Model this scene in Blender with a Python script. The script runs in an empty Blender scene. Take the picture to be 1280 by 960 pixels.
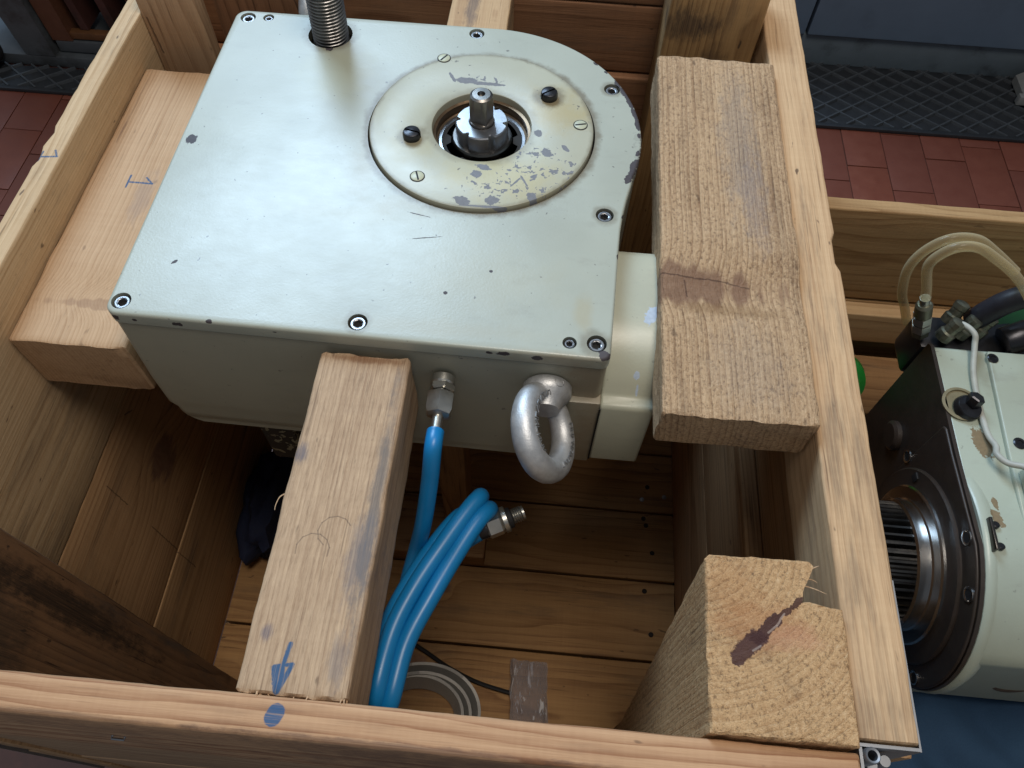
import bpy, bmesh, math, random
from mathutils import Vector, Matrix, noise
from mathutils.geometry import delaunay_2d_cdt
rad = math.radians
SC = bpy.context.scene
COL = SC.collection

# ------------------------------------------------------------------ camera
pitch, yaw, roll = rad(59.084), rad(-3.151), rad(2.180)
fw = Vector((math.sin(yaw)*math.cos(pitch), math.cos(yaw)*math.cos(pitch), -math.sin(pitch)))
rt = Vector((math.cos(yaw), -math.sin(yaw), 0)); up = rt.cross(fw)
rt2 = rt*math.cos(roll)+up*math.sin(roll); up2 = -rt*math.sin(roll)+up*math.cos(roll)
cam = bpy.data.cameras.new('camera'); camo = bpy.data.objects.new('camera', cam); COL.objects.link(camo)
M = Matrix((rt2, up2, -fw)).transposed().to_4x4(); M.translation = (0, 0, 0.6); camo.matrix_world = M
cam.sensor_fit = 'HORIZONTAL'; cam.sensor_width = 36; cam.lens = 966.29/1280*36; cam.clip_start = .01; cam.clip_end = 50
SC.camera = camo
# ------------------------------------------------------------------ world, lamps, exposure
w = bpy.data.worlds.new('World'); SC.world = w; w.use_nodes = True
bg = w.node_tree.nodes['Background']; bg.inputs[0].default_value = (.78, .88, 1, 1); bg.inputs[1].default_value = .19
def area(name, loc, target, sx, sy, power, color):
    l = bpy.data.lights.new(name, 'AREA'); l.shape = 'RECTANGLE'; l.size = sx; l.size_y = sy; l.energy = power; l.color = color
    o = bpy.data.objects.new(name, l); COL.objects.link(o); o.location = loc
    o.rotation_euler = (Vector(target)-Vector(loc)).to_track_quat('-Z', 'Y').to_euler(); return o
area('workshop_window_light', (-1.45, 3.0, 2.75), (-.2, .5, 0), 1.7, 1.5, 130, (.55, .765, 1))
area('ceiling_lamp_light', (.25, .25, 2.6), (-.05, .4, 0), 1.2, .6, 37, (1, .91, .80))
SC.view_settings.view_transform = 'Standard'; SC.view_settings.look = 'None'
SC.cycles.max_bounces = 6; SC.cycles.diffuse_bounces = 3; SC.cycles.glossy_bounces = 3; SC.cycles.transparent_max_bounces = 8; SC.cycles.caustics_reflective = False; SC.cycles.caustics_refractive = False
SC.view_settings.exposure = .15; SC.view_settings.gamma = 1

# ------------------------------------------------------------------ shader helpers
class S:
    """socket wrapper with arithmetic"""
    def __init__(s, nt, o): s.nt, s.o = nt, o
    def _m(s, op, *a, clamp=False):
        n = s.nt.nodes.new('ShaderNodeMath'); n.operation = op; n.use_clamp = clamp
        for i, v in enumerate((s,)+a):
            if isinstance(v, S): s.nt.links.new(v.o, n.inputs[i])
            else: n.inputs[i].default_value = v
        return S(s.nt, n.outputs[0])
    def __add__(s, b): return s._m('ADD', b)
    def __radd__(s, b): return s._m('ADD', b)
    def __sub__(s, b): return s._m('SUBTRACT', b)
    def __rsub__(s, b): return (s*-1)+b
    def __mul__(s, b): return s._m('MULTIPLY', b)
    def __rmul__(s, b): return s._m('MULTIPLY', b)
    def __truediv__(s, b): return s._m('DIVIDE', b)
    def sq(s): return s._m('MULTIPLY', s)
    def sqrt(s): return s._m('SQRT')
    def frac(s): return s._m('FRACT')
    def abs(s): return s._m('ABSOLUTE')
    def exp(s): return s._m('EXPONENT')
    def pow(s, p): return s._m('POWER', p)
    def min(s, b): return s._m('MINIMUM', b)
    def max(s, b): return s._m('MAXIMUM', b)
    def gt(s, b): return s._m('GREATER_THAN', b)
    def clamp(s): return s._m('ADD', 0.0, clamp=True)
    def ramp(s, a, b):      # smoothstep a..b -> 0..1
        n = s.nt.nodes.new('ShaderNodeMapRange'); n.interpolation_type = 'SMOOTHSTEP'
        s.nt.links.new(s.o, n.inputs[0]); n.inputs[1].default_value = a; n.inputs[2].default_value = b
        if a > b:
            n.inputs[1].default_value = b; n.inputs[2].default_value = a; n.inputs[3].default_value = 1; n.inputs[4].default_value = 0
        return S(s.nt, n.outputs[0])
class G:
    """a material graph under construction"""
    def __init__(g, name):
        g.m = bpy.data.materials.new(name); g.m.use_nodes = True; g.nt = g.m.node_tree
        g.p = g.nt.nodes['Principled BSDF']; g._h = None
    def coords(g, kind='Object', order='XYZ', rnd=0.0):
        tc = g.nt.nodes.new('ShaderNodeTexCoord'); sp = g.nt.nodes.new('ShaderNodeSeparateXYZ')
        g.nt.links.new(tc.outputs[kind], sp.inputs[0])
        out = [S(g.nt, sp.outputs['XYZ'.index(c)]) for c in order]
        return out
    def rand(g):
        n = g.nt.nodes.new('ShaderNodeObjectInfo'); return S(g.nt, n.outputs['Random'])
    def vec(g, x, y, z):
        n = g.nt.nodes.new('ShaderNodeCombineXYZ')
        for i, v in enumerate((x, y, z)):
            if isinstance(v, S): g.nt.links.new(v.o, n.inputs[i])
            else: n.inputs[i].default_value = v
        return n.outputs[0]
    def noise(g, x, y, z, scale=1, detail=3, rough=.55, dist=0):
        n = g.nt.nodes.new('ShaderNodeTexNoise'); n.inputs['Scale'].default_value = scale
        n.inputs['Detail'].default_value = detail; n.inputs['Roughness'].default_value = rough; n.inputs['Distortion'].default_value = dist
        g.nt.links.new(g.vec(x, y, z), n.inputs['Vector']); return S(g.nt, n.outputs[0])
    def col(g, c):
        n = g.nt.nodes.new('ShaderNodeRGB'); n.outputs[0].default_value = (*c, 1); return S(g.nt, n.outputs[0])
    def mix(g, f, a, b, mode='MIX'):
        n = g.nt.nodes.new('ShaderNodeMix'); n.data_type = 'RGBA'; n.blend_type = mode; n.clamp_factor = True
        for s, v in ((n.inputs[0], f), (n.inputs[6], a), (n.inputs[7], b)):
            if isinstance(v, S): g.nt.links.new(v.o, s)
            elif isinstance(v, tuple): s.default_value = (*v, 1)
            else: s.default_value = v
        return S(g.nt, n.outputs[2])
    def set(g, key, v):
        i = g.p.inputs[key]
        if isinstance(v, S): g.nt.links.new(v.o, i)
        elif isinstance(v, tuple): i.default_value = (*v, 1)
        else: i.default_value = v
    def bump(g, h, strength=.5, dist=.001):
        n = g.nt.nodes.new('ShaderNodeBump'); n.inputs['Strength'].default_value = strength; n.inputs['Distance'].default_value = dist
        g.nt.links.new(h.o, n.inputs['Height']); g.nt.links.new(n.outputs[0], g.p.inputs['Normal'])
    def seg(g, x, y, a, b, r, soft=.0006, rag=None):
        """soft mask of a stroke from a to b of half width r"""
        dx, dy = b[0]-a[0], b[1]-a[1]; L2 = dx*dx+dy*dy+1e-12
        px, py = x-a[0], y-a[1]
        t = ((px*dx+py*dy)*(1/L2))._m('ADD', 0.0, clamp=True)
        d = ((px-t*dx).sq()+(py-t*dy).sq()).sqrt()
        if rag is not None: d = d+rag
        return d.ramp(r+soft, r-soft)
    def blob(g, x, y, c, rx, ry, ang=0.0):
        """normalised elliptical distance"""
        ca, sa = math.cos(ang), math.sin(ang)
        px, py = x-c[0], y-c[1]
        u = (px*ca+py*sa)*(1/rx); v = (py*ca-px*sa)*(1/ry)
        return (u.sq()+v.sq()).sqrt()
def union(L):
    r = L[0]
    for q in L[1:]: r = r.max(q)
    return r

def wood(name, order, light, dark, pitch=.005, cen=(.02, -.06), warp=.006, knots=(), stains=(), marks=(), marktop=None, grime=.25,
         rough=.72, bump=.35, fuzz=0.0, var=.25, randomize=True, cracks=(), contrast=.75, endgrain=False, saw=.18, plane='la'):
    """solid-wood texture: growth rings round an off-centre pith, fibres along L.  order = axes (length, across, depth)"""
    light = (light[0], light[1]*.965, light[2]*.91); dark = (dark[0], dark[1]*.95, dark[2]*.89)
    g = G(name); L, a, b = g.coords(order=order); l0, a0, b0 = L, a, b
    if plane == 'ab': l0, a0, b0 = a, b, L
    if randomize:
        r = g.rand(); l0 = l0+((r*91.7).frac()-.5)*.5; a0 = a0+((r*57.1).frac()-.5)*.05; L = L+r*17.3; a = a+(r*7.7).frac()*.06; b = b+(r*3.3).frac()*.04
    n1 = g.noise(L*2.2, a*9, b*9, 1, 2)-.5; n2 = g.noise(L*2.2+7, a*9, b*9, 1, 2)-.5
    ra = a-cen[0]+n1*(warp*4); rb = b-cen[1]+n2*(warp*4)
    R = (ra.sq()+rb.sq()).sqrt()
    wob = g.noise(L*9, a*60, b*60, 1, 2)-.5
    R = R+wob*.0022
    core = None
    for (kl, ka, sl, sa, amp, kd) in knots:
        d = g.blob(l0, a0, (kl, ka), sl, sa); e = (d.sq()*-1).exp()
        R = R+e*amp
        if kd > 0:
            c = (d+wob*1.2).ramp(.62, .38)*kd
            core = c if core is None else core.max(c)
    u = R*(1/pitch); u = u+(g.noise(u*.21, 2.7, 0, 1, 2)-.5)*3.2; fr = u.frac()
    amp_n = g.noise(u*.6, 3.1, L*1.5, 1, 1)
    late = fr.pow(2.4)*fr.ramp(1.0, .92)
    late = late*(.25+amp_n*1.25)*(.55+wob*1.8+.35)
    fib = g.noise(L*16, a*900, b*900, 1, 3, .65)
    fib2 = g.noise(L*4, a*170, b*170, 1, 3, .65)
    big = g.noise(L*3, a*14, b*14, 1, 3)
    if endgrain:
        fib = g.noise(a*420, b*420, L*420, 1, 3, .65); fib2 = g.noise(a*110, b*110, L*60, 1, 3, .6)
    f = late*contrast+(fib-.5)*.75+(fib2-.5)*.8+(big-.5)*var*2+.20
    if saw: f = f+(g.noise(L*240, a*7, b*7, 1, 1)-.5)*saw
    c = g.mix(f.clamp(), light, dark)
    if not endgrain:
        stk = g.noise(L*9+5, a*380, b*380, 1, 2, .5).ramp(.60, .74)*(.35+grime*.8)
        c = g.mix(stk*big.ramp(.35, .6), c, tuple(k*.42 for k in dark))
    nk = g.noise(L*38+3, a*95, b*95, 1, 2, .5).ramp(.70, .77)*(.25+grime)
    c = g.mix(nk, c, (.07, .04, .025))
    gr = g.noise(L*5, a*30, b*30, 1, 5, .7).ramp(.50, .74)*grime
    c = g.mix(gr*(.4+fib*1.0), c, (.085, .065, .052))
    h = fib*.7+fib2*.5
    if fuzz > 1.2: h = h-late*.6
    if fuzz:
        fz = g.noise(L*(230 if fuzz > .6 else 55), a*330, b*330, 1, 4, .75); h = h+fz*fuzz
        c = g.mix(fz.ramp(.50, .30)*(.75 if fuzz > .6 else .35), c, (.15, .09, .05)); c = g.mix(fz.ramp(.52, .72)*(.5 if fuzz > .6 else .25), c, (.78, .57, .35))
    if core is not None:
        kc = g.mix(g.noise(l0*200, a0*60, b0*60, 1, 2), (.17, .085, .05), (.30, .175, .11))
        c = g.mix(core, c, kc)
    sn = (g.noise(l0*45, a0*110, b0*40, 1, 4, .7)-.5)*1.6 if stains else None
    for (sl_, sa_, wl, wa, st, cc) in stains:
        d = g.blob(l0, a0, (sl_, sa_), wl, wa)+sn
        c = g.mix(d.ramp(1.0, .3)*st*(.35+fib*.9), c, cc)
    jit = (g.noise(l0*160, a0*160, 0, 1, 2)-.5)*.006 if cracks else None
    for (p0, p1, wd, cc) in cracks:
        ks = 1 if wd > .002 else (.6 if wd > .0007 else .22)
        m = g.seg(l0+jit*ks, a0+jit*ks*.6, p0, p1, wd, wd*(.12 if wd > .002 else .35), (fib2-.5)*.010 if wd > .002 else None)
        c = g.mix(m*(.95 if wd > .002 else .62 if wd > .0007 else .5), c, cc)
    if marks:
        jit = (g.noise(l0*500, a0*500, 0, 1, 2)-.5)*.0011
        m = union([g.seg(l0+jit, a0+jit, p0, p1, wd) for (p0, p1, wd) in marks])
        ink = m*(fib.ramp(.30, .52)*.45+.45)
        if marktop is not None: ink = ink*b0.gt(marktop)
        c = g.mix(ink, c, (.012, .085, .20))
    g.set('Base Color', c); g.set('Roughness', rough); g.set('Specular IOR Level', .3)
    g.bump(h, bump, .0016)
    return g.m

def paint(name, base, chips=(), rings=(), noise_chips=None, stains=(), rough=.34, chipcol=(.16, .17, .21), speck=.5, edge=None, wrap=False):
    """old enamel: orange peel, grime specks, chips with a shape of their own.  chips: (x, y, rx, ry, ang) in object XY"""
    g = G(name); x, y, z = g.coords()
    v = g.noise(x, y, z, 9, 4)
    c = g.mix(v.ramp(.3, .75), base, tuple(k*.88 for k in base))
    sm = g.noise(x*6, y*14, z*14, 3, 5, .7).ramp(.54, .80)*.36
    c = g.mix(sm, c, (.28, .28, .24))
    sc_ = g.noise(x*14+y*60, y*14-x*50, z*10, 6, 2).ramp(.70, .72)*g.noise(x, y, z, 11, 2).ramp(.5, .65)
    c = g.mix(sc_*.28, c, (.22, .22, .20))
    sn = (g.noise(x, y, z, 40, 4, .65)-.5)*1.3 if stains else None
    for (sx, sy, rx, ry, st, cc) in stains:
        d = g.blob(x, y, (sx, sy), rx, ry)+sn
        c = g.mix(d.ramp(1.05, .15)*st, c, cc)
    for (rx_, ry_, rr_, wd_, st) in rings:
        d = ((x-rx_).sq()+(y-ry_).sq()).sqrt(); q = (d-rr_).abs()*(1/wd_)+(g.noise(x, y, z, 55, 3, .65)-.5)*1.5
        c = g.mix(q.ramp(1.0, .05)*st, c, (.15, .12, .075))
    msk = None
    if wrap: y = y+(z-.02).min(0.0)
    nz = (g.noise(x, y, z, 190, 3, .6)-.5)
    if chips:
        for (cx, cy, rx, ry, an) in chips:
            m = (g.blob(x, y, (cx, cy), rx, ry, an)+nz*1.5).ramp(1.03, .93)
            msk = m if msk is None else msk.max(m)
    if noise_chips:
        for (cx, cy, rx, ry, thr, sc) in noise_chips:
            reg = g.blob(x, y, (cx, cy), rx, ry).ramp(1.0, .2)
            m = (g.noise(x, y, z, sc, 3, .55, .6)+reg*.26).ramp(thr, thr+.012)
            m = m*reg.gt(.02)
            msk = m if msk is None else msk.max(m)
    sp = g.noise(x, y, z, 150, 2, .5).ramp(.715, .745)*speck
    c = g.mix(sp, c, (.13, .12, .11))
    if edge is not None:
        for (px, py, rx, ry, z0, thr) in edge:
            reg = g.blob(x, y, (px, py), rx, ry).ramp(1.0, .5)
            m = (g.noise(x, y, z, 120, 4, .6)+reg*.2).ramp(thr, thr+.02)*z.ramp(z0+.002, z0)*reg.gt(.02)
            msk = m if msk is None else msk.max(m)
    h = g.noise(x, y, z, 420, 2)*.55
    if msk is not None:
        cc = g.mix(g.noise(x, y, z, 300, 2), chipcol, tuple(k*1.5 for k in chipcol))
        c = g.mix(msk, c, cc)
    g.set('Base Color', c); g.set('Roughness', ((msk*.3 if msk is not None else 0.0)+v*.14+(rough-.09)+g.noise(x*3, y*5, z, 14, 4, .7)*.14-.05))
    g.set('Specular IOR Level', .5); g.bump(h, .20, .0008)
    return g.m

def simple(name, base, rough=.5, metal=0.0, var=.3, scale=60, bump=.15, spec=.5, dirt=None, bscale=None):
    g = G(name); x, y, z = g.coords()
    n = g.noise(x, y, z, scale, 4, .6)
    c = g.mix(n, tuple(k*(1-var) for k in base), tuple(min(1, k*(1+var)) for k in base))
    if dirt: c = g.mix(g.noise(x, y, z, scale*.4, 5, .65).ramp(.5, .72), c, dirt)
    g.set('Base Color', c); g.set('Metallic', metal); g.set('Roughness', (n*.2+(rough-.1)).clamp()); g.set('Specular IOR Level', spec)
    g.bump(g.noise(x, y, z, bscale or scale*5, 3), bump, .0006)
    return g.m

# ------------------------------------------------------------------ mesh helpers
def obj(name, verts, faces, mat, parent=None, smooth=35, loc=None):
    me = bpy.data.meshes.new(name); me.from_pydata([tuple(v) for v in verts], [], faces); me.update()
    bm = bmesh.new(); bm.from_mesh(me); bmesh.ops.recalc_face_normals(bm, faces=bm.faces[:])
    if smooth:
        for f in bm.faces: f.smooth = True
        lim = rad(smooth)
        for e in bm.edges:
            if len(e.link_faces) == 2 and e.calc_face_angle(0) > lim: e.smooth = False
    bm.to_mesh(me); bm.free(); me.materials.append(mat)
    o = bpy.data.objects.new(name, me); COL.objects.link(o)
    if parent is not None: attach(o, parent)
    if loc: o.location = loc
    return o
def attach(o, parent):
    """parts keep world coordinates in their meshes"""
    base = Vector((0, 0, 0)); p = parent
    while p is not None: base += p.location; p = p.parent
    o.parent = parent; o.location = o.location-base
def thing(name, label, cat, loc=(0, 0, 0), group=None):
    o = bpy.data.objects.new(name, None); COL.objects.link(o); o.location = loc; o.empty_display_size = .05
    o['label'] = label; o['category'] = cat
    if group: o['group'] = group
    return o
def tag(o, label, cat, group=None):
    o['label'] = label; o['category'] = cat
    if group: o['group'] = group
    return o
class MB:
    def __init__(s): s.v, s.f = [], []
    def add(s, v, f):
        n = len(s.v); s.v += [Vector(q) for q in v]; s.f += [[i+n for i in q] for q in f]; return s
    def box(s, x0, x1, y0, y1, z0, z1):
        return s.add([(x, y, z) for x in (x0, x1) for y in (y0, y1) for z in (z0, z1)],
                     [(0, 1, 3, 2), (4, 6, 7, 5), (0, 4, 5, 1), (2, 3, 7, 6), (0, 2, 6, 4), (1, 5, 7, 3)])
    def bbox(s, x0, x1, y0, y1, z0, z1, b=.002):
        """box with chamfered edges"""
        bm = bmesh.new(); bmesh.ops.create_cube(bm, size=1)
        for v in bm.verts: v.co = Vector(((x0+x1)/2+v.co.x*(x1-x0), (y0+y1)/2+v.co.y*(y1-y0), (z0+z1)/2+v.co.z*(z1-z0)))
        bmesh.ops.bevel(bm, geom=bm.edges[:], offset=b, segments=2, affect='EDGES', profile=.6)
        bm.verts.index_update(); s.add([v.co.copy() for v in bm.verts], [[v.index for v in f.verts] for f in bm.faces]); bm.free(); return s
    def lathe(s, prof, origin, axis=(0, 0, 1), n=32, ang0=0.0, closed=False):
        """prof: (radius, height) pairs along axis"""
        ax = Vector(axis).normalized(); t = Vector((1, 0, 0)) if abs(ax.x) < .9 else Vector((0, 1, 0))
        u = (t-ax*t.dot(ax)).normalized(); w_ = ax.cross(u); o = Vector(origin); V, F = [], []
        for (r, h) in prof:
            for i in range(n):
                a = ang0+2*math.pi*i/n; V.append(o+ax*h+(u*math.cos(a)+w_*math.sin(a))*r)
        m = len(prof)
        for j in range(m-1 if not closed else m):
            k = (j+1) % m
            for i in range(n): F.append((j*n+i, j*n+(i+1) % n, k*n+(i+1) % n, k*n+i))
        if not closed:
            if prof[0][0] > 1e-6: F.append(list(range(n))[::-1])
            if prof[-1][0] > 1e-6: F.append([(m-1)*n+i for i in range(n)])
        return s.add(V, F)
    def tube(s, pts, r, n=12, sub=8, caps=True, ry=None):
        P = [Vector(p) for p in pts]
        if sub > 1 and len(P) > 2:      # Catmull-Rom
            Q = []
            for i in range(len(P)-1):
                p0, p1, p2, p3 = P[max(i-1, 0)], P[i], P[i+1], P[min(i+2, len(P)-1)]
                for k in range(sub):
                    t = k/sub
                    Q.append(.5*((2*p1)+(p2-p0)*t+(2*p0-5*p1+4*p2-p3)*t*t+(3*p1-p0-3*p2+p3)*t**3))
            Q.append(P[-1]); P = Q
        rr = r if callable(r) else (lambda t: r)
        V, F = [], []; T = (P[1]-P[0]).normalized(); ref = Vector((0, 0, 1)) if abs(T.z) < .9 else Vector((1, 0, 0))
        u = (ref-T*ref.dot(T)).normalized(); m = len(P)
        for i, p in enumerate(P):
            T = (P[min(i+1, m-1)]-P[max(i-1, 0)]).normalized(); u = (u-T*u.dot(T)).normalized(); w_ = T.cross(u); q = rr(i/(m-1))
            for k in range(n):
                a = 2*math.pi*k/n; V.append(p+u*math.cos(a)*(ry or q)+w_*math.sin(a)*q)
        for i in range(m-1):
            for k in range(n): F.append((i*n+k, i*n+(k+1) % n, (i+1)*n+(k+1) % n, (i+1)*n+k))
        if caps: F.append(list(range(n))[::-1]); F.append([(m-1)*n+k for k in range(n)])
        return s.add(V, F)
    def prism(s, poly, axis, a0, a1):
        """poly: 2-D outline in the two other axes (cyclic order), extruded along axis"""
        def P(p, h): return {'X': (h, p[0], p[1]), 'Y': (p[0], h, p[1]), 'Z': (p[0], p[1], h)}[axis]
        n = len(poly)
        return s.add([P(p, a0) for p in poly]+[P(p, a1) for p in poly],
                     [list(range(n))[::-1], list(range(n, 2*n))]+[(i, (i+1) % n, n+(i+1) % n, n+i) for i in range(n)])
    def build(s, name, mat, parent=None, smooth=35): return obj(name, s.v, s.f, mat, parent, smooth)

def lumber(name, x0, x1, y0, y1, z0, z1, axis, mat, parent=None, nl=14, nc=5, rnd=.0025, jit=.0006, endjit=.0012, fn=None, seed=0, fsc=30):
    """a sawn board: rounded section swept along axis with uneven edges.  local origin at the centre"""
    c = Vector(((x0+x1)/2, (y0+y1)/2, (z0+z1)/2)); d = Vector((x1-x0, y1-y0, z1-z0))/2
    ai = 'XYZ'.index(axis); o1, o2 = [i for i in range(3) if i != ai]
    h1, h2, hl = d[o1], d[o2], d[ai]; rnd = min(rnd, h1*.45, h2*.45)
    sec = []
    cs = [(h1-rnd, h2-rnd, 0), (-h1+rnd, h2-rnd, 90), (-h1+rnd, -h2+rnd, 180), (h1-rnd, -h2+rnd, 270)]
    for i, (ca, cb, a) in enumerate(cs):
        for k in range(4):
            t = rad(a+30*k); sec.append((ca+rnd*math.cos(t), cb+rnd*math.sin(t)))
        nx = cs[(i+1) % 4]; t = rad(a+90); p = sec[-1]; q = (nx[0]+rnd*math.cos(t), nx[1]+rnd*math.sin(t))
        for k in range(1, nc): sec.append((p[0]+(q[0]-p[0])*k/nc, p[1]+(q[1]-p[1])*k/nc))
    n = len(sec); st = [(-hl, 1-rnd*.5/max(h1, h2))]+[(-hl+rnd*.5+(2*hl-rnd)*k/nl, 1) for k in range(nl+1)]+[(hl, 1-rnd*.5/max(h1, h2))]
    V, F = [], []; sv = Vector((seed*3.7, seed*1.9, seed*5.3))
    for j, (l, sc) in enumerate(st):
        for (p, q) in sec:
            co = Vector((0, 0, 0)); co[ai] = l; co[o1] = p*sc; co[o2] = q*sc
            nz = noise.noise_vector((co*fsc)+sv)*jit+noise.noise_vector((co*fsc*4)+sv)*jit*.5
            if j in (0, len(st)-1): nz[ai] += noise.noise(co*120+sv)*endjit
            co = co+nz
            if fn: co = fn(co)
            V.append(co)
    m = len(st)
    for j in range(m-1):
        for i in range(n): F.append((j*n+i, j*n+(i+1) % n, (j+1)*n+(i+1) % n, (j+1)*n+i))
    F.append(list(range(n))[::-1]); F.append([(m-1)*n+i for i in range(n)])
    o = obj(name, V, F, mat, None, 40); o.location = c
    if parent is not None: attach(o, parent)
    return o

# ------------------------------------------------------------------ materials
TAN_L, TAN_D = (.56, .375, .225), (.30, .165, .08)
W_SIDE_Y = wood('pine_wall_along', 'YZX', (.53, .34, .19), (.27, .145, .065), .006, (.05, .09), grime=.35)
W_RIM_Y = wood('pine_rim_along', 'YXZ', (.62, .435, .265), (.36, .21, .11), .0045, (.25, -.05), warp=.002, grime=.55, contrast=.5)
W_RIM_L = wood('pine_rim_left', 'YXZ', (.62, .46, .29), (.38, .24, .12), .004, (.10, -.05), warp=.003, grime=.5, contrast=.6,
               marks=[((.058, -.009), (.060, .009), .0012), ((.060, .009), (.069, .004), .0011), ((.052, -.0092), (.066, -.0085), .0011)], marktop=.1, randomize=False)
W_FRONT = wood('pine_front_rail', 'XYZ', (.55, .345, .205), (.31, .155, .08), .0065, (.14, -.035), warp=.005, grime=.3, contrast=1.15, randomize=False,
               marks=[((.008, -.0005), (.0095, .003), .0062)], marktop=.1, stains=[(.1, -.012, .18, .004, .7, (.10, .06, .05)), (-.15, -.012, .12, .003, .6, (.12, .07, .05))])
W_BACK_X = wood('brown_back_plank', 'XZY', (.30, .155, .085), (.15, .07, .036), .008, (.03, .08), grime=.45)
W_FLOOR_X = wood('brown_floor_plank', 'XYZ', (.42, .245, .105), (.20, .10, .042), .009, (.03, -.05), warp=.009, grime=.45, knots=[(.12, .01, .040, .030, .012, .9), (-.15, -.02, .025, .02, .008, .8)])
W_VERT = wood('post_vertical', 'ZXY', (.43, .28, .15), (.20, .105, .05), .007, (.06, .08), grime=.6)
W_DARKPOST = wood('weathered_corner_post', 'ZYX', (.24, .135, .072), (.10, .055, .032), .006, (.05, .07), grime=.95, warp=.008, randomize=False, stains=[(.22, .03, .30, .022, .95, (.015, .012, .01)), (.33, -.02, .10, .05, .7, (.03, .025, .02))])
W_CRATE2 = wood('second_crate_pine', 'XZY', (.47, .305, .155), (.25, .14, .06), .011, (.03, .05), grime=.2, warp=.012)

# ------------------------------------------------------------------ floor of the workshop
M_TILE = None
def tile_mat():
    g = G('red_clay_tile'); x, y, z = g.coords(); r = g.rand()
    n = g.noise(x+r*9, y, z, 26, 4); n2 = g.noise(x+r*5, y, z, 160, 3)
    c = g.mix(n, (.155, .040, .024), (.225, .068, .038)); c = g.mix(r*.6, c, (.145, .048, .034))
    c = g.mix(n2.ramp(.62, .75)*.5, c, (.07, .04, .035)); g.set('Base Color', c); g.set('Roughness', n*.25+.35); g.bump(n2, .2, .0008); return g.m
M_TILE = tile_mat()
GZ = -.95
grout = simple('floor_grout', (.075, .035, .027), .9, var=.3)
fl = obj('floor', *(lambda m: (m.v, m.f))(MB().box(-3.0, 2.8, -.8, 3.6, GZ-.1, GZ-.004)), grout, None, 0); fl['kind'] = 'structure'
tm = None; random.seed(4)
tmb = MB().bbox(-.0562, .0562, -.1135, .1135, -.006, 0, .0016)
def tile(ix, jy):
    global tm
    x = -.0255+ix*.1148; y = jy*.2296+(.115 if ix % 2 else 0)+.03*math.sin(ix*2.1)+.05
    if tm is None:
        o = tmb.build('tile', M_TILE); tm = o.data
    else:
        o = bpy.data.objects.new('tile', tm); COL.objects.link(o)
    o.parent = fl; o.location = (x, y, GZ+random.uniform(-.0008, .0006)); o.rotation_euler = (random.uniform(-.004, .004), random.uniform(-.006, .006), random.uniform(-.004, .004))
for ix in range(4, 14):
    for jy in range(5, 9): tile(ix, jy)
for ix in range(-17, -4):
    for jy in range(2, 9): tile(ix, jy)

# rubber mats with a raised diamond grid
M_RUB = simple('black_rubber', (.022, .025, .030), .55, var=.35, scale=30, bump=.3)
M_RUB2 = simple('worn_rubber_rib', (.060, .068, .078), .5, var=.35, scale=30, bump=.3)
def mat_piece(x0, x1, y0, y1, label):
    mat_o = thing('rubber_mat', label, 'mat', ((x0+x1)/2, (y0+y1)/2, GZ))
    MB().bbox(x0, x1, y0, y1, GZ+.0005, GZ+.006, .002).build('mat_base', M_RUB, mat_o)
    MB().bbox(x0, x1, y0-.014, y0, GZ+.0005, GZ+.012, .003).build('mat_border', M_RUB, mat_o)
    mb = MB(); W = y1-y0; dx = W*1.35; k = x0-dx
    while k < x1:
        for sgn in (1, -1):
            p, q = ((k, y0), (k+dx, y1)) if sgn > 0 else ((k, y1), (k+dx, y0))
            t0 = max(0, (x0-k)/dx); t1 = min(1, (x1-k)/dx)
            if t1 > t0:
                a = Vector((p[0]+dx*t0, p[1]+(q[1]-p[1])*t0, 0)); b = Vector((p[0]+dx*t1, p[1]+(q[1]-p[1])*t1, 0)); d = (b-a).normalized(); s_ = Vector((-d.y, d.x, 0))*.0040
                h = Vector((0, 0, GZ+.005)); H = Vector((0, 0, GZ+.0135+.0003*sgn))
                mb.add([a-s_+h, a+s_+h, b+s_+h, b-s_+h, a-s_*.6+H, a+s_*.6+H, b+s_*.6+H, b-s_*.6+H], [(0, 1, 5, 4), (1, 2, 6, 5), (2, 3, 7, 6), (3, 0, 4, 7), (4, 5, 6, 7)])
        k += .082
    o = mb.build('diamond_rib', M_RUB2, mat_o, 0); o['kind'] = 'stuff'
mat_piece(.25, 1.95, 1.905, 2.19, 'black rubber floor mat with raised diamond grid in front of the blue cabinet')
mat_piece(-2.2, -.5, 1.80, 1.90, 'black rubber mat strip on red tiles behind the left rim')
o = MB().bbox(-1.385, -1.30, 1.838, 1.862, GZ+.014, GZ+.022, .003).build('wood_offcut', simple('dusty_cream', (.40, .36, .27), .7), None); tag(o, 'small pale offcut lying on the left mat strip', 'offcut')

# blue-grey cabinet behind the mat
M_CAB = simple('blue_grey_enamel', (.14, .20, .285), .42, var=.10, scale=12, bump=.05, dirt=(.12, .17, .24))
M_PLI = simple('grey_plinth_enamel', (.12, .155, .185), .5, var=.2, scale=18, bump=.08, dirt=(.05, .06, .07))
cab = thing('machine_cabinet', 'blue grey sheet metal cabinet standing behind the rubber mat', 'cabinet', (1.3, 2.4, GZ))
MB().bbox(.40, 2.1, 2.18, 2.8, GZ+.006, GZ+.105, .004).build('plinth', M_PLI, cab)
MB().bbox(.728, 2.1, 2.165, 2.8, GZ+.113, .5, .006).build('door_panel', M_CAB, cab)
MB().bbox(.40, .720, 2.165, 2.8, GZ+.113, .5, .006).build('side_panel', M_CAB, cab)
ft = thing('metal_stand', 'pale grey sloping metal stand at the right edge of the mat', 'stand', (1.5, 2.12, GZ))
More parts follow.
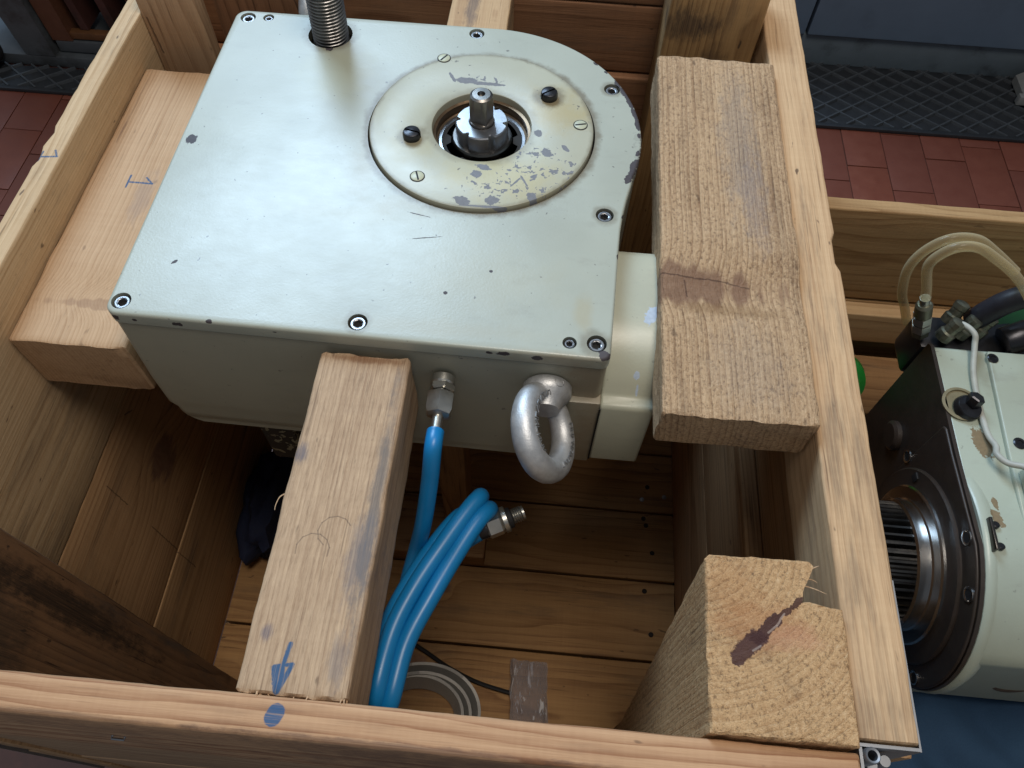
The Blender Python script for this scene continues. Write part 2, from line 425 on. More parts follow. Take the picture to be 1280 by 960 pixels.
MB().prism([(1.385, GZ+.016), (1.75, GZ+.016), (1.75, GZ+.33), (1.50, GZ+.33), (1.43, GZ+.07), (1.385, GZ+.04)], 'Y', 2.06, 2.15).build('sloped_leg', simple('pale_grey_casting', (.22, .23, .23), .6), ft)
MB().bbox(1.37, 1.76, 2.04, 2.06, GZ+.016, GZ+.045, .003).build('stand_flange', simple('pale_grey_casting_edge', (.25, .26, .26), .6), ft)

# louvred machine on the left
M_RED = simple('dark_red_enamel', (.060, .024, .02), .5, var=.4, scale=25, dirt=(.02, .014, .012))
M_GRY = simple('grey_frame_enamel', (.075, .085, .095), .5, var=.3, scale=20, dirt=(.035, .035, .035))
M_BLK = simple('matt_black', (.012, .012, .013), .8)  # plain matt black for the back sheet and the wheel
M_COP = simple('copper_orange', (.13, .055, .02), .55, var=.4, scale=40)
lv = thing('louvred_machine', 'dark red louvred machine guard on a grey frame behind the left rim', 'machine', (-1.2, 2.0, GZ))
MB().bbox(-2.1, -.5, 1.905, 2.2, GZ+.002, GZ+.040, .005).build('base_rail', M_GRY, lv)
MB().bbox(-1.50, -.5, 1.925, 2.2, GZ+.045, GZ+.082, .004).build('lower_ledge', M_GRY, lv)
MB().bbox(-1.46, -.5, 1.93, 1.955, GZ+.087, GZ+.108, .003).build('bottom_rail', M_COP, lv)
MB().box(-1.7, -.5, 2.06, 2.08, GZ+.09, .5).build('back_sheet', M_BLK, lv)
for k in range(10):
    x = -1.415+k*.092
    MB().prism([(x, GZ+.11), (x+.024, GZ+.11), (x-.09, .5), (x-.114, .5)], 'Y', 1.945, 2.03).build('louvre_slat', M_RED, lv)
for k in range(14):
    z = GZ+.20+k*.030
    MB().bbox(-1.26, -.62, 2.035, 2.05, z, z+.012, .003).build('grille_bar', M_GRY, lv)
MB().prism([(-1.60, GZ+.041), (-1.51, GZ+.041), (-1.60, .5), (-1.74, .5)], 'Y', 1.905, 1.98).build('corner_column', M_GRY, lv)
MB().prism([(-1.505, GZ+.083), (-1.445, GZ+.083), (-1.52, .5), (-1.59, .5)], 'Y', 1.925, 2.0).build('side_board', simple('brown_enamel', (.11, .045, .025), .5), lv)
MB().lathe([(.02, 0), (.055, .0), (.06, .01), (.06, .04), (.055, .05), (.02, .05)], (-1.72, 1.86, GZ+.075), (.3, 1, 0), 24).build('wheel', M_BLK, lv)

# ------------------------------------------------------------------ the packing crate
XL, XR, YF, FZ = -.530, .252, .080, -.860
crate = thing('packing_crate', 'open pine packing crate holding the cream gearbox', 'crate', (-.14, .5, GZ))
# right wall, top board is the rim
def notch_r(co):   # split corner on the outer edge
    if co.x > .016 and co.z > .03 and abs(co.y+.005) < .025: co.x -= .004
    return co
lumber('rim_rail', XR, .297, .088, 1.02, -.088, 0, 'Y', W_RIM_Y, crate, nl=90, nc=6, rnd=.003, jit=.0007, fn=notch_r, seed=1)
WX = .300
for k, (z0, z1) in enumerate([(-.33, -.065), (-.60, -.332), (-.86, -.602)]):
    lumber('wall_plank', WX, .321, .088, 1.02, z0, z1, 'Y', W_SIDE_Y, crate, seed=2+k)
lumber('wall_cleat', WX-.022, WX-.0005, .20, .97, -.345, -.318, 'Y', W_SIDE_Y, crate, seed=8)
lumber('wall_cleat', WX-.030, WX-.0005, .20, .97, -.12, -.0885, 'Y', W_SIDE_Y, crate, seed=5)
# left wall
def notch_l(co):
    if co.x < 0 and co.z > .1:
        for yc in (.093, .058):
            if abs(co.y-yc) < .012: co.x += .005*(1-abs(co.y-yc)/.012)
    return co
lumber('rim_rail', -.556, XL, .05, 1.02, -.285, 0, 'Y', W_RIM_L, crate, nl=90, nc=6, rnd=.003, jit=.0007, fn=notch_l, seed=6)
lumber('wall_plank', -.555, XL-.001, .05, 1.02, -.578, -.2865, 'Y', wood('pine_wall_knotty', 'YZX', (.50, .315, .17), (.26, .14, .065), .008, (.05, .09), grime=.3, randomize=False,
       knots=[(-.092, -.004, .060, .075, .020, 1.0)], cracks=[((-.186, .11), (-.185, .045), .0008, (.06, .035, .02)), ((-.184, -.04), (-.183, -.145), .0010, (.06, .035, .02)), ((-.08, .12), (-.094, .132), .0012, (.04, .025, .015))]), crate, seed=7)
lumber('wall_plank', -.555, XL, .05, 1.02, -.86, -.5795, 'Y', wood('dark_wall_board', 'YZX', (.40, .25, .13), (.20, .11, .05), .008, (.05, -.06), grime=.5, cracks=[((-.186, .14), (-.184, .06), .001, (.06, .035, .02))], randomize=False), crate, seed=9)
# front wall
lumber('rim_rail', -.60, XR+.0005, .0515, .0795, -.235, 0, 'X', W_FRONT, crate, nl=90, nc=6, rnd=.0042, jit=.0006, seed=10)
W_FRONT2 = wood('front_wall_plank', 'XZY', (.42, .285, .18), (.22, .13, .075), .006, (.03, .09), grime=.7)
lumber('wall_plank', -.60, XR, .053, .079, -.49, -.2365, 'X', W_FRONT2, crate, seed=11)
lumber('wall_plank', -.60, XR, .052, .079, -.92, -.4915, 'X', W_FRONT2, crate, seed=12)
# back wall
lumber('wall_plank', XL, XR, .985, 1.01, -.028, .02, 'X', W_BACK_X, crate, seed=13)
lumber('wall_plank', XL, XR, .985, 1.01, -.133, -.030, 'X', W_BACK_X, crate, seed=14)
lumber('wall_plank', XL, XR, .975, 1.01, -.30, -.136, 'X', W_BACK_X, crate, seed=15)
lumber('wall_plank', XL, XR, .985, 1.01, -.86, -.302, 'X', W_BACK_X, crate, seed=16)
lumber('back_cleat', XL+.001, -.453, .85, .875, -.86, .05, 'Z', wood('back_cleat_pine', 'ZXY', (.44, .30, .19), (.27, .165, .095), .009, (.05, .04), grime=.3, warp=.012, randomize=False,
       cracks=[((.40, -.032), (.35, -.029), .0011, (.03, .02, .015))]), crate, seed=17)
lumber('back_cleat', -.448, -.30, .885, .91, -.86, .05, 'Z', wood('back_cleat_brown', 'ZXY', (.26, .13, .07), (.13, .06, .03), .011, (.05, .04), grime=.5, warp=.012, randomize=False,
       cracks=[((.43, .03), (.36, .045), .0011, (.03, .02, .015))]), crate, seed=18)
# floor
yj = [.082, .176, .3115, .460, .599, .73, .86, .984]
for k in range(len(yj)-1):
    lumber('floor_plank', XL, WX, yj[k]+.0022, yj[k+1]-.0022, -.885, FZ+random.uniform(-.002, .001), 'X', W_FLOOR_X, crate, seed=20+k, rnd=.002)
for xs in (-.5, -.14, .22): lumber('skid', xs-.04, xs+.04, .05, 1.02, -.948, -.8865, 'Y', W_SIDE_Y, crate, seed=40)
M_NAIL = simple('nail_steel', (.30, .31, .33), .4, 1.0); M_HOLE = simple('old_nail_hole', (.02, .013, .01), .9)
for (x, y, m) in [(.249, .655, 0), (.241, .586, 0), (.238, .627, 1), (.283, .636, 1), (.258, .516, 0), (.246, .572, 0), (.243, .44, 0), (.25, .25, 0), (.255, .36, 0)]:
    MB().lathe([(.0001, 0), (.0048, 0), (.0048, .0012), (.0001, .0018)], (x, y, FZ-.0002), n=10).build('nail_head' if m else 'nail_mark', M_NAIL if m else M_HOLE, crate)
# aluminium closure profile on the near right corner
M_ALU = simple('aluminium_profile', (.30, .31, .33), .5, .9, var=.15, scale=40, bump=.06)
pr_ = MB().box(.2545, .2985, .0845, .0868, -.90, -.004).box(.2535, .2558, .0535, .084, -.90, -.003).box(.2985, .3000, .0845, .21, -.0875, -.006)
pr_.build('corner_profile', M_ALU, crate, 0)
MB().lathe([(.0035, -.70), (.0058, -.70), (.0058, 0), (.0050, .0012), (.0036, .0006), (.0035, -.70)], (.2615, .0785, -.0005), n=20).build('profile_tube', M_ALU, crate)
for k, (cx, cy) in enumerate([(.268, .0745), (.278, .078), (.262, .066)]):
    MB().lathe([(.0001, -.7), (.0045, -.7), (.0045, -.02), (.004, -.0185), (.0001, -.0185)], (cx, cy, 0), n=14).build('profile_rib', M_ALU, crate)
MB().box(-.603, -.6005, .049, .08, -.72, -.012).build('corner_profile', M_ALU, crate, 0)
st = MB().tube([(-.324, .0512, -.108), (-.324, .0488, -.108), (-.314, .0488, -.109), (-.314, .0512, -.109)], .0012, 6, 1); st.build('staple', M_NAIL, crate)

# ------------------------------------------------------------------ loose timbers
def knot_valley(co, yk, amp, sl=.026):
    t = (co.y-yk)/sl
    if co.z > 0: co.z += amp*(-math.exp(-t*t)+.55*math.exp(-((t-1.7)/.8)**2))*(.55+.45*math.sin(co.x*22+1))
    return co
GR = (.26, .235, .22)
m_left = wood('left_chock_pine', 'YXZ', (.57, .395, .25), (.36, .215, .115), .0042, (-.30, -.02), warp=.0015, randomize=False, grime=.1, contrast=.62,
      knots=[(-.152, .03, .02, .075, .022, .0), (-.158, .02, .012, .12, .0, .42)],
      stains=[(.02, .045, .07, .022, .55, (.20, .165, .17)), (-.01, .01, .05, .015, .4, (.21, .17, .17)), (.10, -.05, .03, .002, .7, (.12, .06, .04))],
      marks=[((.005, -.014), (.0235, -.014), .0011), ((.013, -.014), (.013, .014), .0012), ((.013, .014), (.0215, .005), .0011)], marktop=.03)
o = lumber('timber_chock', -.529, -.409, .391, .811, -.132, -.050, 'Y', m_left, None, nl=60, nc=14, rnd=.004, jit=.0006, seed=50, fn=lambda c: knot_valley(c, -.15, .003))
tag(o, 'smooth pine block marked with a blue numeral one, wedged between left rim and gearbox', 'wood block')
m_right = wood('right_chock_rough', 'YXZ', (.63, .445, .28), (.31, .185, .10), .0054, (-.40, -.06), warp=.0022, randomize=False, grime=.3, contrast=.70, fuzz=1.8, bump=1.0,
      knots=[(-.098, -.06, .030, .10, .011, .0), (-.098, -.070, .046, .20, .0, .85)],
      stains=[(.1, .02, .16, .03, .45, GR), (-.125, 0, .012, .07, .6, (.25, .14, .06)), (-.19, .01, .07, .05, .25, GR), (.02, .03, .1, .02, .4, (.3, .25, .24))],
      cracks=[((-.086, -.075), (-.090, -.01), .0008, (.05, .02, .015)), ((-.092, -.045), (-.112, -.043), .0008, (.05, .02, .015)), ((-.090, -.01), (-.094, .018), .0008, (.08, .04, .03))])
o = lumber('timber_chock', .1135, .2505, .334, .822, -.038, .015, 'Y', m_right, None, nl=110, nc=30, rnd=.004, jit=.0012, endjit=.002, seed=51, fsc=34, fn=lambda c: knot_valley(c, -.10, .007, .03))
tag(o, 'rough sawn grey brown pine block with a large knot lying beside right rim', 'wood block')
ARCS = []
for (al, aa, t0, t1) in ((-.0385, -.0085, -20, 200), (-.0225, .0060, -60, 150)):
    ps = [(al+.0135*math.sin(rad(t)), aa-.0135*math.cos(rad(t))) for t in [t0+(t1-t0)*k/7 for k in range(8)]]
    ARCS += [(ps[k], ps[k+1], .0005, (.12, .085, .06)) for k in range(7)]
m_beam = wood('front_beam_weathered', 'YXZ', (.51, .37, .25), (.27, .17, .105), .0046, (.35, -.10), warp=.0015, randomize=False, grime=.3, contrast=.6, fuzz=.3, bump=.5,
      stains=[(.0, .034, .15, .008, .85, (.13, .122, .118)), (-.04, .030, .05, .014, .7, (.15, .14, .15)), (.043, -.036, .014, .008, .8, (.10, .10, .13)), (-.105, -.028, .01, .006, .8, (.11, .10, .13)), (.143, 0, .006, .05, .8, (.20, .09, .04)), (-.12, .03, .03, .012, .55, (.17, .155, .16))],
      marks=[((-.112, -.0085), (-.128, -.0105), .0017), ((-.129, -.0165), (-.1265, -.0035), .0014), ((-.130, -.0165), (-.146, -.0115), .0022), ((-.128, -.004), (-.146, -.0105), .0018), ((-.131, -.0125), (-.140, -.0115), .0042)], marktop=.03,
      cracks=ARCS)
o = lumber('timber_beam', -.1985, -.1145, .0805, .3765, -.092, -.0005, 'Y', m_beam, None, nl=60, nc=14, rnd=.0035, jit=.0009, endjit=.003, seed=52)
tag(o, 'weathered timber beam with a blue arrow bracing the gearbox against front rail', 'timber beam')
M_SPL = wood('pale_splinter', 'YXZ', (.66, .48, .32), (.42, .27, .16), grime=.1)
random.seed(11); bt = o
for k in range(16):
    x = -.197+.081*random.random(); l = random.uniform(.002, .0055); q = Vector((x, .0815, -.0012-.004*random.random()))
    MB().tube([q, q+Vector((random.uniform(-.001, .001), -l*.6, .0006)), q+Vector((random.uniform(-.002, .002), -l, .0004+random.random()*.0008))], lambda t: .0007*(1-.8*t), 5, 2).build('splinter', M_SPL, bt)
q = Vector((-.1980, .236, -.003)); MB().tube([q, q+Vector((-.004, -.004, .001)), q+Vector((-.006, -.011, .0)), q+Vector((-.005, -.016, .002))], lambda t: .0006*(1-.7*t), 5, 4).build('splinter', M_SPL, bt)
o = lumber('timber_beam', -.147, -.071, .852, .984, -.09, 0, 'Y', wood('back_beam_pine', 'YXZ', (.52, .36, .21), (.30, .17, .09), .006, (.02, -.1), randomize=False, grime=.4, stains=[(0, -.01, .08, .012, .8, (.10, .08, .08))]), None, nl=20, nc=6, seed=53)
tag(o, 'short stained timber beam behind the gearbox against back wall', 'timber beam')
o = lumber('timber_post', .128, .2465, .905,   .9745, -.858, .06, 'Z', wood('back_post_stained', 'ZXY', (.45, .28, .13), (.22, .12, .05), .006, (.05, -.09), randomize=False, grime=.6, stains=[(.40, -.03, .03, .05, .9, (.06, .04, .03)), (.33, .01, .06, .03, .7, (.08, .05, .03))]), None, nl=30, nc=8, seed=54)
tag(o, 'stained vertical post in far right corner behind the rough block', 'wood post')
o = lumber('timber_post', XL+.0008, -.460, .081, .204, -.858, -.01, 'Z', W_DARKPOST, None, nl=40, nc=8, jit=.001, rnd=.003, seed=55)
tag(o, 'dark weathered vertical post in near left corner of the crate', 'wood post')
# notched post in the near right corner (leans towards the front rail below)
poly = [(.1445, .0815), (.2495, .0815), (.2500, .178), (.2250, .181), (.2195, .181), (.2215, .190), (.231, .2105), (.228, .2135), (.150, .2125), (.1455, .2085)]
def densify(p, d):
    out = []
    for i in range(len(p)):
        a, b = p[i], p[(i+1) % len(p)]; n = max(1, int(math.dist(a, b)/d))
        out += [(a[0]+(b[0]-a[0])*k/n, a[1]+(b[1]-a[1])*k/n) for k in range(n)]
    return out
pd = densify(poly, .004); V, F = [], []; zs = [.010, .0085, .005]+[-.02*k for k in range(0, 43)]+[-.858]; n = len(pd)
cxp, cyp = .195, .14
for j, z in enumerate(zs):
    for i, (x, y) in enumerate(pd):
        s_ = .975 if j == 0 else 1.0; t = (.01-z)
        yy = cyp+(y-cyp)*s_; xx = cxp+(x-cxp)*s_
        yy = .0815+(yy-.0815)*(1-.52*min(t, .45)/.45*.9)
        q = Vector((xx, yy, z)); nz = noise.noise_vector(q*70)*.0011+noise.noise_vector(q*260)*.0006
        if j == 0: nz.z = noise.noise(q*140)*.0012
        V.append(q+nz-Vector((cxp, cyp, -.3)))
for j in range(len(zs)-1):
    for i in range(n): F.append((j*n+i, j*n+(i+1) % n, (j+1)*n+(i+1) % n, (j+1)*n+i))
# end face as a displaced triangulated grid
inner = [Vector((v.x, v.y)) for v in V[:n]]
gp = [Vector((x*.0035, y*.0035)) for x in range(-16, 18) for y in range(-18, 24)]
res = delaunay_2d_cdt(inner+gp, [(i, (i+1) % n) for i in range(n)], [], 1, 1e-6)
base = len(V)
idx = {}
for k, p in enumerate(res[0]):
    z = .31+noise.noise(Vector((p.x*170, p.y*170, 1)))*.0012+noise.noise(Vector((p.x*480, p.y*480, 4)))*.0007
    org = res[3][k] if k < len(res[3]) else []
    org = [q for q in org if q < n]
    if org: idx[k] = org[0]
    else: idx[k] = len(V); V.append(Vector((p.x, p.y, z)))
for f in res[2]: F.append([idx[i] for i in f])
m_post = wood('corner_post_end_grain', 'ZXY', (.66, .435, .235), (.37, .20, .09), .0055, (-.06, .085), warp=.003, randomize=False, grime=.35, contrast=.38, fuzz=1.3, bump=1.0, plane='ab',
      cracks=[((-.027, -.004), (-.012, .010), .0066, (.085, .038, .034)), ((-.012, .010), (.003, .026), .0045, (.070, .03, .028)), ((.003, .026), (.025, .043), .0021, (.09, .04, .03)), ((-.004, .015), (.003, .021), .00075, (.45, .34, .28)), ((.003, .021), (.009, .030), .00075, (.45, .34, .28)), ((-.016, .001), (-.010, .005), .00075, (.4, .32, .28))],
      stains=[(-.008, .02, .045, .024, .55, (.42, .18, .075)), (.015, .012, .03, .014, .5, (.60, .30, .18)), (-.030, .045, .03, .03, .35, (.45, .21, .08))])
o = obj('timber_post', V, F, m_post, None, 40, (cxp, cyp, -.3))
for (a_, b_) in (((.222, .196, .004), (.240, .190, .006)), ((.230, .209, .004), (.238, .213, .003)), ((.228, .203, .0), (.236, .200, .001))):
    a_, b_ = Vector(a_), Vector(b_); MB().tube([a_, (a_+b_)/2+Vector((0, 0, .0015)), b_], lambda t: .0006*(1-.7*t), 5, 4).build('splinter', M_SPL, o)
tag(o, 'notched square post with rough end grain and dark resin crack in near right corner', 'wood post')
# timbers under the gearbox
W_DK = wood('bearer_wood', 'XYZ', (.36, .21, .10), (.18, .09, .04), .008, (.03, -.05), grime=.5)
o = lumber('bearer_block', -.26, -.066, .458, .56, FZ+.0015, -.805, 'X', W_DK, None, seed=60); tag(o, 'short wooden bearer lying on crate floor below the coiled blue hose', 'wood block')
o = lumber('prop_timber', -.145, -.10, .52, .58, FZ+.0015, -.3405, 'Z', W_VERT, None, seed=61); tag(o, 'upright wooden prop in shadow under the gearbox', 'wood prop')
o = lumber('support_plank', -.099, .02, .53, .62, -.46, -.42, 'X', W_DK, None, seed=62); tag(o, 'paint smeared plank in shadow right of upright prop', 'plank')

# ------------------------------------------------------------------ the gearbox
CREAM = (.415, .44, .375)
M_CREAM = paint('cream_enamel_cover', CREAM, wrap=True, rough=.32, speck=.75, rings=[(-.080, .6655, .124, .009, .75), (-.2765, .8085, .027, .010, .5), (.0536, .3968, .010, .010, .5), (-.1653, .3985, .009, .006, .4), (.0567, .5539, .009, .007, .5), (.0600, .7470, .009, .007, .5)],
    chips=[(-.352, .4505, .0035, .0016, .8), (-.386, .6161, .0055, .0075, 0), (-.30, .385, .003, .003, 0), (-.272, .7815, .004, .004, 0), (-.12, .505, .016, .0006, .2), (-.13, .535, .012, .0006, -.2), (-.05, .47, .0018, .0018, 0), (-.09, .44, .002, .002, 0),
           (-.390, .379, .0045, .0035, 0), (-.372, .3775, .0025, .002, 0), (-.334, .3765, .0032, .0026, .3), (-.3295, .377, .003, .003, 0), (-.0295, .3760, .006, .0032, 0), (-.043, .3755, .003, .0022, 0), (.001, .3735, .0055, .0035, .1), (.061, .3835, .005, .0065, .4), (-.24, .378, .002, .001, 0),
           (.0715, .50, .002, .004, 0), (.0725, .47, .0015, .003, 0), (.0705, .43, .0015, .004, 0), (.076, .553, .0025, .003, 0)]+[(-.083+.1738*math.cos(rad(t)), .667+.1738*math.sin(rad(t)), rx, ry, rad(t)) for t, rx, ry in ((31, .0028, .007), (26, .0036, .009), (20, .003, .012), (14, .0034, .009), (8, .0026, .010), (2, .0018, .004), (-7, .0022, .005), (-14, .004, .012), (-19, .004, .010), (45, .0016, .004), (39, .0018, .003))],
    edge=[(.095, .655, .014, .10, .0185, .66)],
    stains=[(.04, .43, .012, .03, .35, (.40, .33, .18)), (-.25, .745, .06, .07, .30, (.46, .47, .30)), (.02, .375, .08, .012, .5, (.28, .20, .11)), (-.20, .53, .11, .02, .18, (.44, .42, .30)), (-.195, .60, .030, .075, .40, (.30, .25, .15)), (-.14, .545, .06, .018, .35, (.32, .27, .16)), (-.1, .4, .14, .012, .2, (.40, .36, .25)), (-.32, .70, .05, .05, .2, (.40, .42, .36)), (-.05, .46, .10, .05, .16, (.42, .38, .24))], chipcol=(.045, .038, .042))
M_HOUSE = paint('cream_enamel_housing', (.42, .415, .33), rough=.42, speck=.6, chips=[], stains=[(.06, .381, .05, .02, .55, (.24, .16, .085))], chipcol=(.1, .08, .07))
M_DISC = paint('cream_enamel_disc', (.46, .46, .36), rough=.36, speck=.8, rings=[(-.1522, .64, .011, .009, .6), (-.0104, .7195, .011, .012, .7), (-.08, .6655, .055, .010, .35), (-.08, .6655, .121, .006, .5)],
    chips=[(-.105, .738, .0125, .005, .0), (-.122, .742, .002, .009, .5), (-.083, .7345, .022, .0028, 0), (-.058, .5575, .007, .006, .35), (-.089, .554, .009, .005, -.2), (-.058, .5485, .030, .0014, .03), (-.018, .565, .005, .007, .4), (-.0715, .603, .008, .004, -.3), (-.078, .593, .006, .005, -.3), (-.008, .632, .005, .007, .4), (-.018, .66, .004, .006, 0), (.012, .64, .003, .006, .6), (-.028, .588, .0012, .010, .5), (-.036, .586, .0012, .009, -.6), (.002, .605, .006, .0018, .3)],
    noise_chips=[(-.012, .605, .085, .07, .825, 150), (-.06, .575, .07, .035, .83, 165), (-.09, .74, .06, .02, .83, 140)],
    stains=[(.0, .70, .06, .05, .55, (.42, .32, .12)), (-.05, .59, .09, .05, .45, (.50, .42, .18)), (-.155, .63, .04, .04, .4, (.42, .36, .18)), (-.17, .69, .05, .05, .2, (.48, .46, .26))], chipcol=(.14, .143, .155))
M_STEEL = simple('machined_steel', (.42, .43, .45), .34, 1.0, var=.18, scale=80, bump=.05)
M_DKST = simple('dark_oiled_steel', (.11, .105, .10), .3, 1.0, var=.45, scale=60, bump=.06)
M_BLKOX = simple('black_oxide_steel', (.045, .045, .05), .32, .8, var=.3, scale=90)
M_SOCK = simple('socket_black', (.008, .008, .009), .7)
M_BRONZE = simple('oily_bore', (.17, .115, .07), .35, .8, var=.5, scale=50)
gb = thing('gearbox', 'cream painted gearbox with round cover disc and hex shaft, standing in the crate', 'gearbox', (-.16, .61, -.195))

def outline(inset=0.0):
    P = []
    def arc(cx, cy, r, a0, a1, n):
        for k in range(n+1):
            a = rad(a0+(a1-a0)*k/n); P.append((cx+r*math.cos(a), cy+r*math.sin(a)))
    arc(-.387, .398, .012, 180, 270-1, 6); arc(.058, .3885, .009, 270+1, 360, 6)
    P.append((.0695, .45)); P.append((.0715, .505)); P.append((.0730, .535))
    P.append((.0752, .556)); P.append((.0788, .578)); P.append((.0832, .598))
    arc(-.083, .667, .177, -18, 91, 44)
    arc(-.384, .830, .014, 91.5, 178, 8)
    P.append((-.3988, .62))
    return P
def offset(P, d):
    out = []; n = len(P)
    for i in range(n):
        a, b, c = Vector(P[i-1]), Vector(P[i]), Vector(P[(i+1) % n])
        n1 = Vector(((b-a).y, -(b-a).x)).normalized(); n2 = Vector(((c-b).y, -(c-b).x)).normalized()
        m = (n1+n2).normalized(); out.append(tuple(b-m*d/max(.5, m.dot(n1))))
    return out
ZT = .02
screws = [(-.3815, .8295, 'L'), (-.3570, .8318, 'S'), (-.1038, .8300, 'L'), (.0600, .7470, 'L'), (.0567, .5539, 'L'), (-.3862, .4005, 'L'), (-.1653, .3985, 'L'), (.0290, .3953, 'S'), (.0536, .3968, 'L')]
def circ(cx, cy, r, n): return [(cx+r*math.cos(2*math.pi*k/n), cy+r*math.sin(2*math.pi*k/n)) for k in range(n)]
DC, DR = (-.0800, .6655), .1213
ROD = (-.2765, .8085)
holes = [circ(x, y, .0092 if t == 'L' else .0066, 20) for x, y, t in screws]+[circ(ROD[0], ROD[1], .0262, 32), circ(DC[0], DC[1], DR+.0021, 96)]
O = outline(); n = len(O); V, F = [], []
rings = [(0, .0048), (0, .0165)]+[(.0030*(1-math.cos(rad(a))), .0165+.0035*math.sin(rad(a))) for a in (22.5, 45, 67.5, 90)]
for d, z in rings:
    for p in (offset(O, d) if d else O): V.append((p[0], p[1], z))
for j in range(len(rings)-1):
    for i in range(n): F.append((j*n+i, j*n+(i+1) % n, (j+1)*n+(i+1) % n, (j+1)*n+i))
top0 = (len(rings)-1)*n; loops = [list(range(top0, top0+n))]
for h in holes:
    b = len(V); k = len(h); V += [(p[0], p[1], ZT) for p in h]; loops.append(list(range(b, b+k)))
    b2 = len(V); V += [(p[0], p[1], .006) for p in h]
    for i in range(k): F.append((b+i, b+(i+1) % k, b2+(i+1) % k, b2+i))
allv = [i for L_ in loops for i in L_]; pos = {v: k for k, v in enumerate(allv)}
ed = [(pos[L_[i]], pos[L_[(i+1) % len(L_)]]) for L_ in loops for i in range(len(L_))]
fl_ = [[pos[i] for i in loops[0]]]
res = delaunay_2d_cdt([Vector(V[i][:2]) for i in allv], ed, [], 1, 1e-7)
def inpoly(p, poly):
    c = False
    for i in range(len(poly)):
        a, b = poly[i-1], poly[i]
        if (a[1] > p[1]) != (b[1] > p[1]) and p[0] < (b[0]-a[0])*(p[1]-a[1])/(b[1]-a[1])+a[0]: c = not c
    return c
remap = {}
for k in range(len(res[0])):
    if res[3][k]: remap[k] = allv[res[3][k][0]]
    else: remap[k] = len(V); V.append((res[0][k].x, res[0][k].y, ZT))
for f in res[2]:
    c = sum((res[0][i] for i in f), Vector((0, 0)))/3
    if any(inpoly(c, h) for h in holes): continue
    F.append([remap[i] for i in f])
cover = obj('cover_plate', V, F, M_CREAM, gb, 40)
# housing below the parting line, lower left edge rounded
Oh = offset(O, .0012); V, F = [], []
zl = [.0025, -.02, -.06, -.10, -.14, -.15]+[-.195+.045*(1-math.sin(rad(a))) for a in (12, 24, 36, 48, 60, 72, 84, 90)]
for z in zl:
    t = max(0.0, (-.15-z)/.045); xl = -.3945+.045*(1-math.sqrt(max(0, 1-t*t)))-.006*min(1, max(0, -z/.1))*(1 if t == 0 else 1-t)
    rb = .004 if z < -.19 else 0
    for (x, y) in Oh:
        xx = x
        if x < -.34: xx = max(x, xl) if t > 0 else x-.006*min(1, max(0, -z/.1))
        V.append((xx, y+(rb if y < .4 else 0), z))
for j in range(len(zl)-1):
    for i in range(n): F.append((j*n+i, j*n+(i+1) % n, (j+1)*n+(i+1) % n, (j+1)*n+i))
F.append(list(range(n))); F.append([(len(zl)-1)*n+i for i in range(n)])
obj('housing', V, F, M_HOUSE, gb, 40)
MB().prism(offset(O, .0022), 'Z', .0024, .0050).build('gasket', simple('gasket_black', (.015, .013, .012), .8), gb, 0)
# right-hand flange
prof = [(.372, -.166), (.372, -.056), (.3745, -.052)]+[(.460-.084*math.cos(rad(t)), -.088+.080*math.sin(rad(t))) for t in range(28, 93, 8)]+[(.50, -.0075), (.528, -.009), (.540, -.016), (.545, -.03), (.545, -.166)]
fl2 = MB().prism(prof, 'X', .066, .1180); fo = fl2.build('side_flange', paint('cream_enamel_flange', (.455, .46, .36), rough=.36, speck=.3, chips=[(.1165, .515, .003, .006, 0), (.1080, .455, .006, .012, -.3), (.1, .39, .0012, .004, 0), (.098, .4, .003, .003, 0)], chipcol=(.34, .40, .48)), gb, 50)
bv = fo.modifiers.new('bevel', 'BEVEL'); bv.width = .0025; bv.segments = 3; bv.limit_method = 'ANGLE'; bv.angle_limit = rad(40)
MB().box(.0652, .0668, .3714, .3725, -.166, -.056).build('flange_seam', M_SOCK, gb, 0)
MB().bbox(.030, .0660, .3742, .40, -.178, -.05, .002).build('front_boss', M_HOUSE, gb)
# lower casting and foot seen below the housing
M_DIRTYC = paint('dirty_cream_casting', (.40, .39, .28), rough=.55, noise_chips=[(-.3, .45, .2, .2, .66, 60)], chipcol=(.05, .045, .04))
MB().bbox(-.333, -.290, .415, .50, -.335, -.1955, .006).build('foot', M_DIRTYC, gb)
MB().bbox(-.30, .05, .51, .80, -.34, -.1955, .01).build('lower_casting', M_DIRTYC, gb)
# cap screws in their counterbores
def capscrew(x, y, big):
    R, hs, z1 = (.0075, .0040, .0180) if big else (.0050, .0026, .0186)
    N = 24; V, F = [], []
    def ring(r, z, hexa=False):
        for k in range(N):
            a = 2*math.pi*k/N
            rr = r if not hexa else r/math.cos(((a+rad(30)) % rad(60))-rad(30))*.9
            V.append((x+rr*math.cos(a), y+rr*math.sin(a), z))
    for a in ((R, .006), (R, z1-.001), (R-.0009, z1), (hs*1.28, z1), (hs*1.20, z1-.0004)): ring(*a)
    ring(hs*1.10, z1-.0006, True); ring(hs*1.10, z1-.006, True)
    for j in range(6):
        for i in range(N): F.append((j*N+i, j*N+(i+1) % N, (j+1)*N+(i+1) % N, (j+1)*N+i))
    F.append(list(range(N))[::-1])
    s_ = obj('cap_screw', V, F, M_CAP, gb, 30)
    MB().lathe([(hs*1.3, 0), (.0001, 0.0002)], (x, y, z1-.0052), n=16).build('hex_socket', M_SOCK, s_)
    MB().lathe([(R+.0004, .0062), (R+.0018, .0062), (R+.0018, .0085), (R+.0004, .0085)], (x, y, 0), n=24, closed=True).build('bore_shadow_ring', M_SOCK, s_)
M_CAP = simple('cap_screw_steel', (.33, .33, .34), .32, .9, var=.35, scale=200)
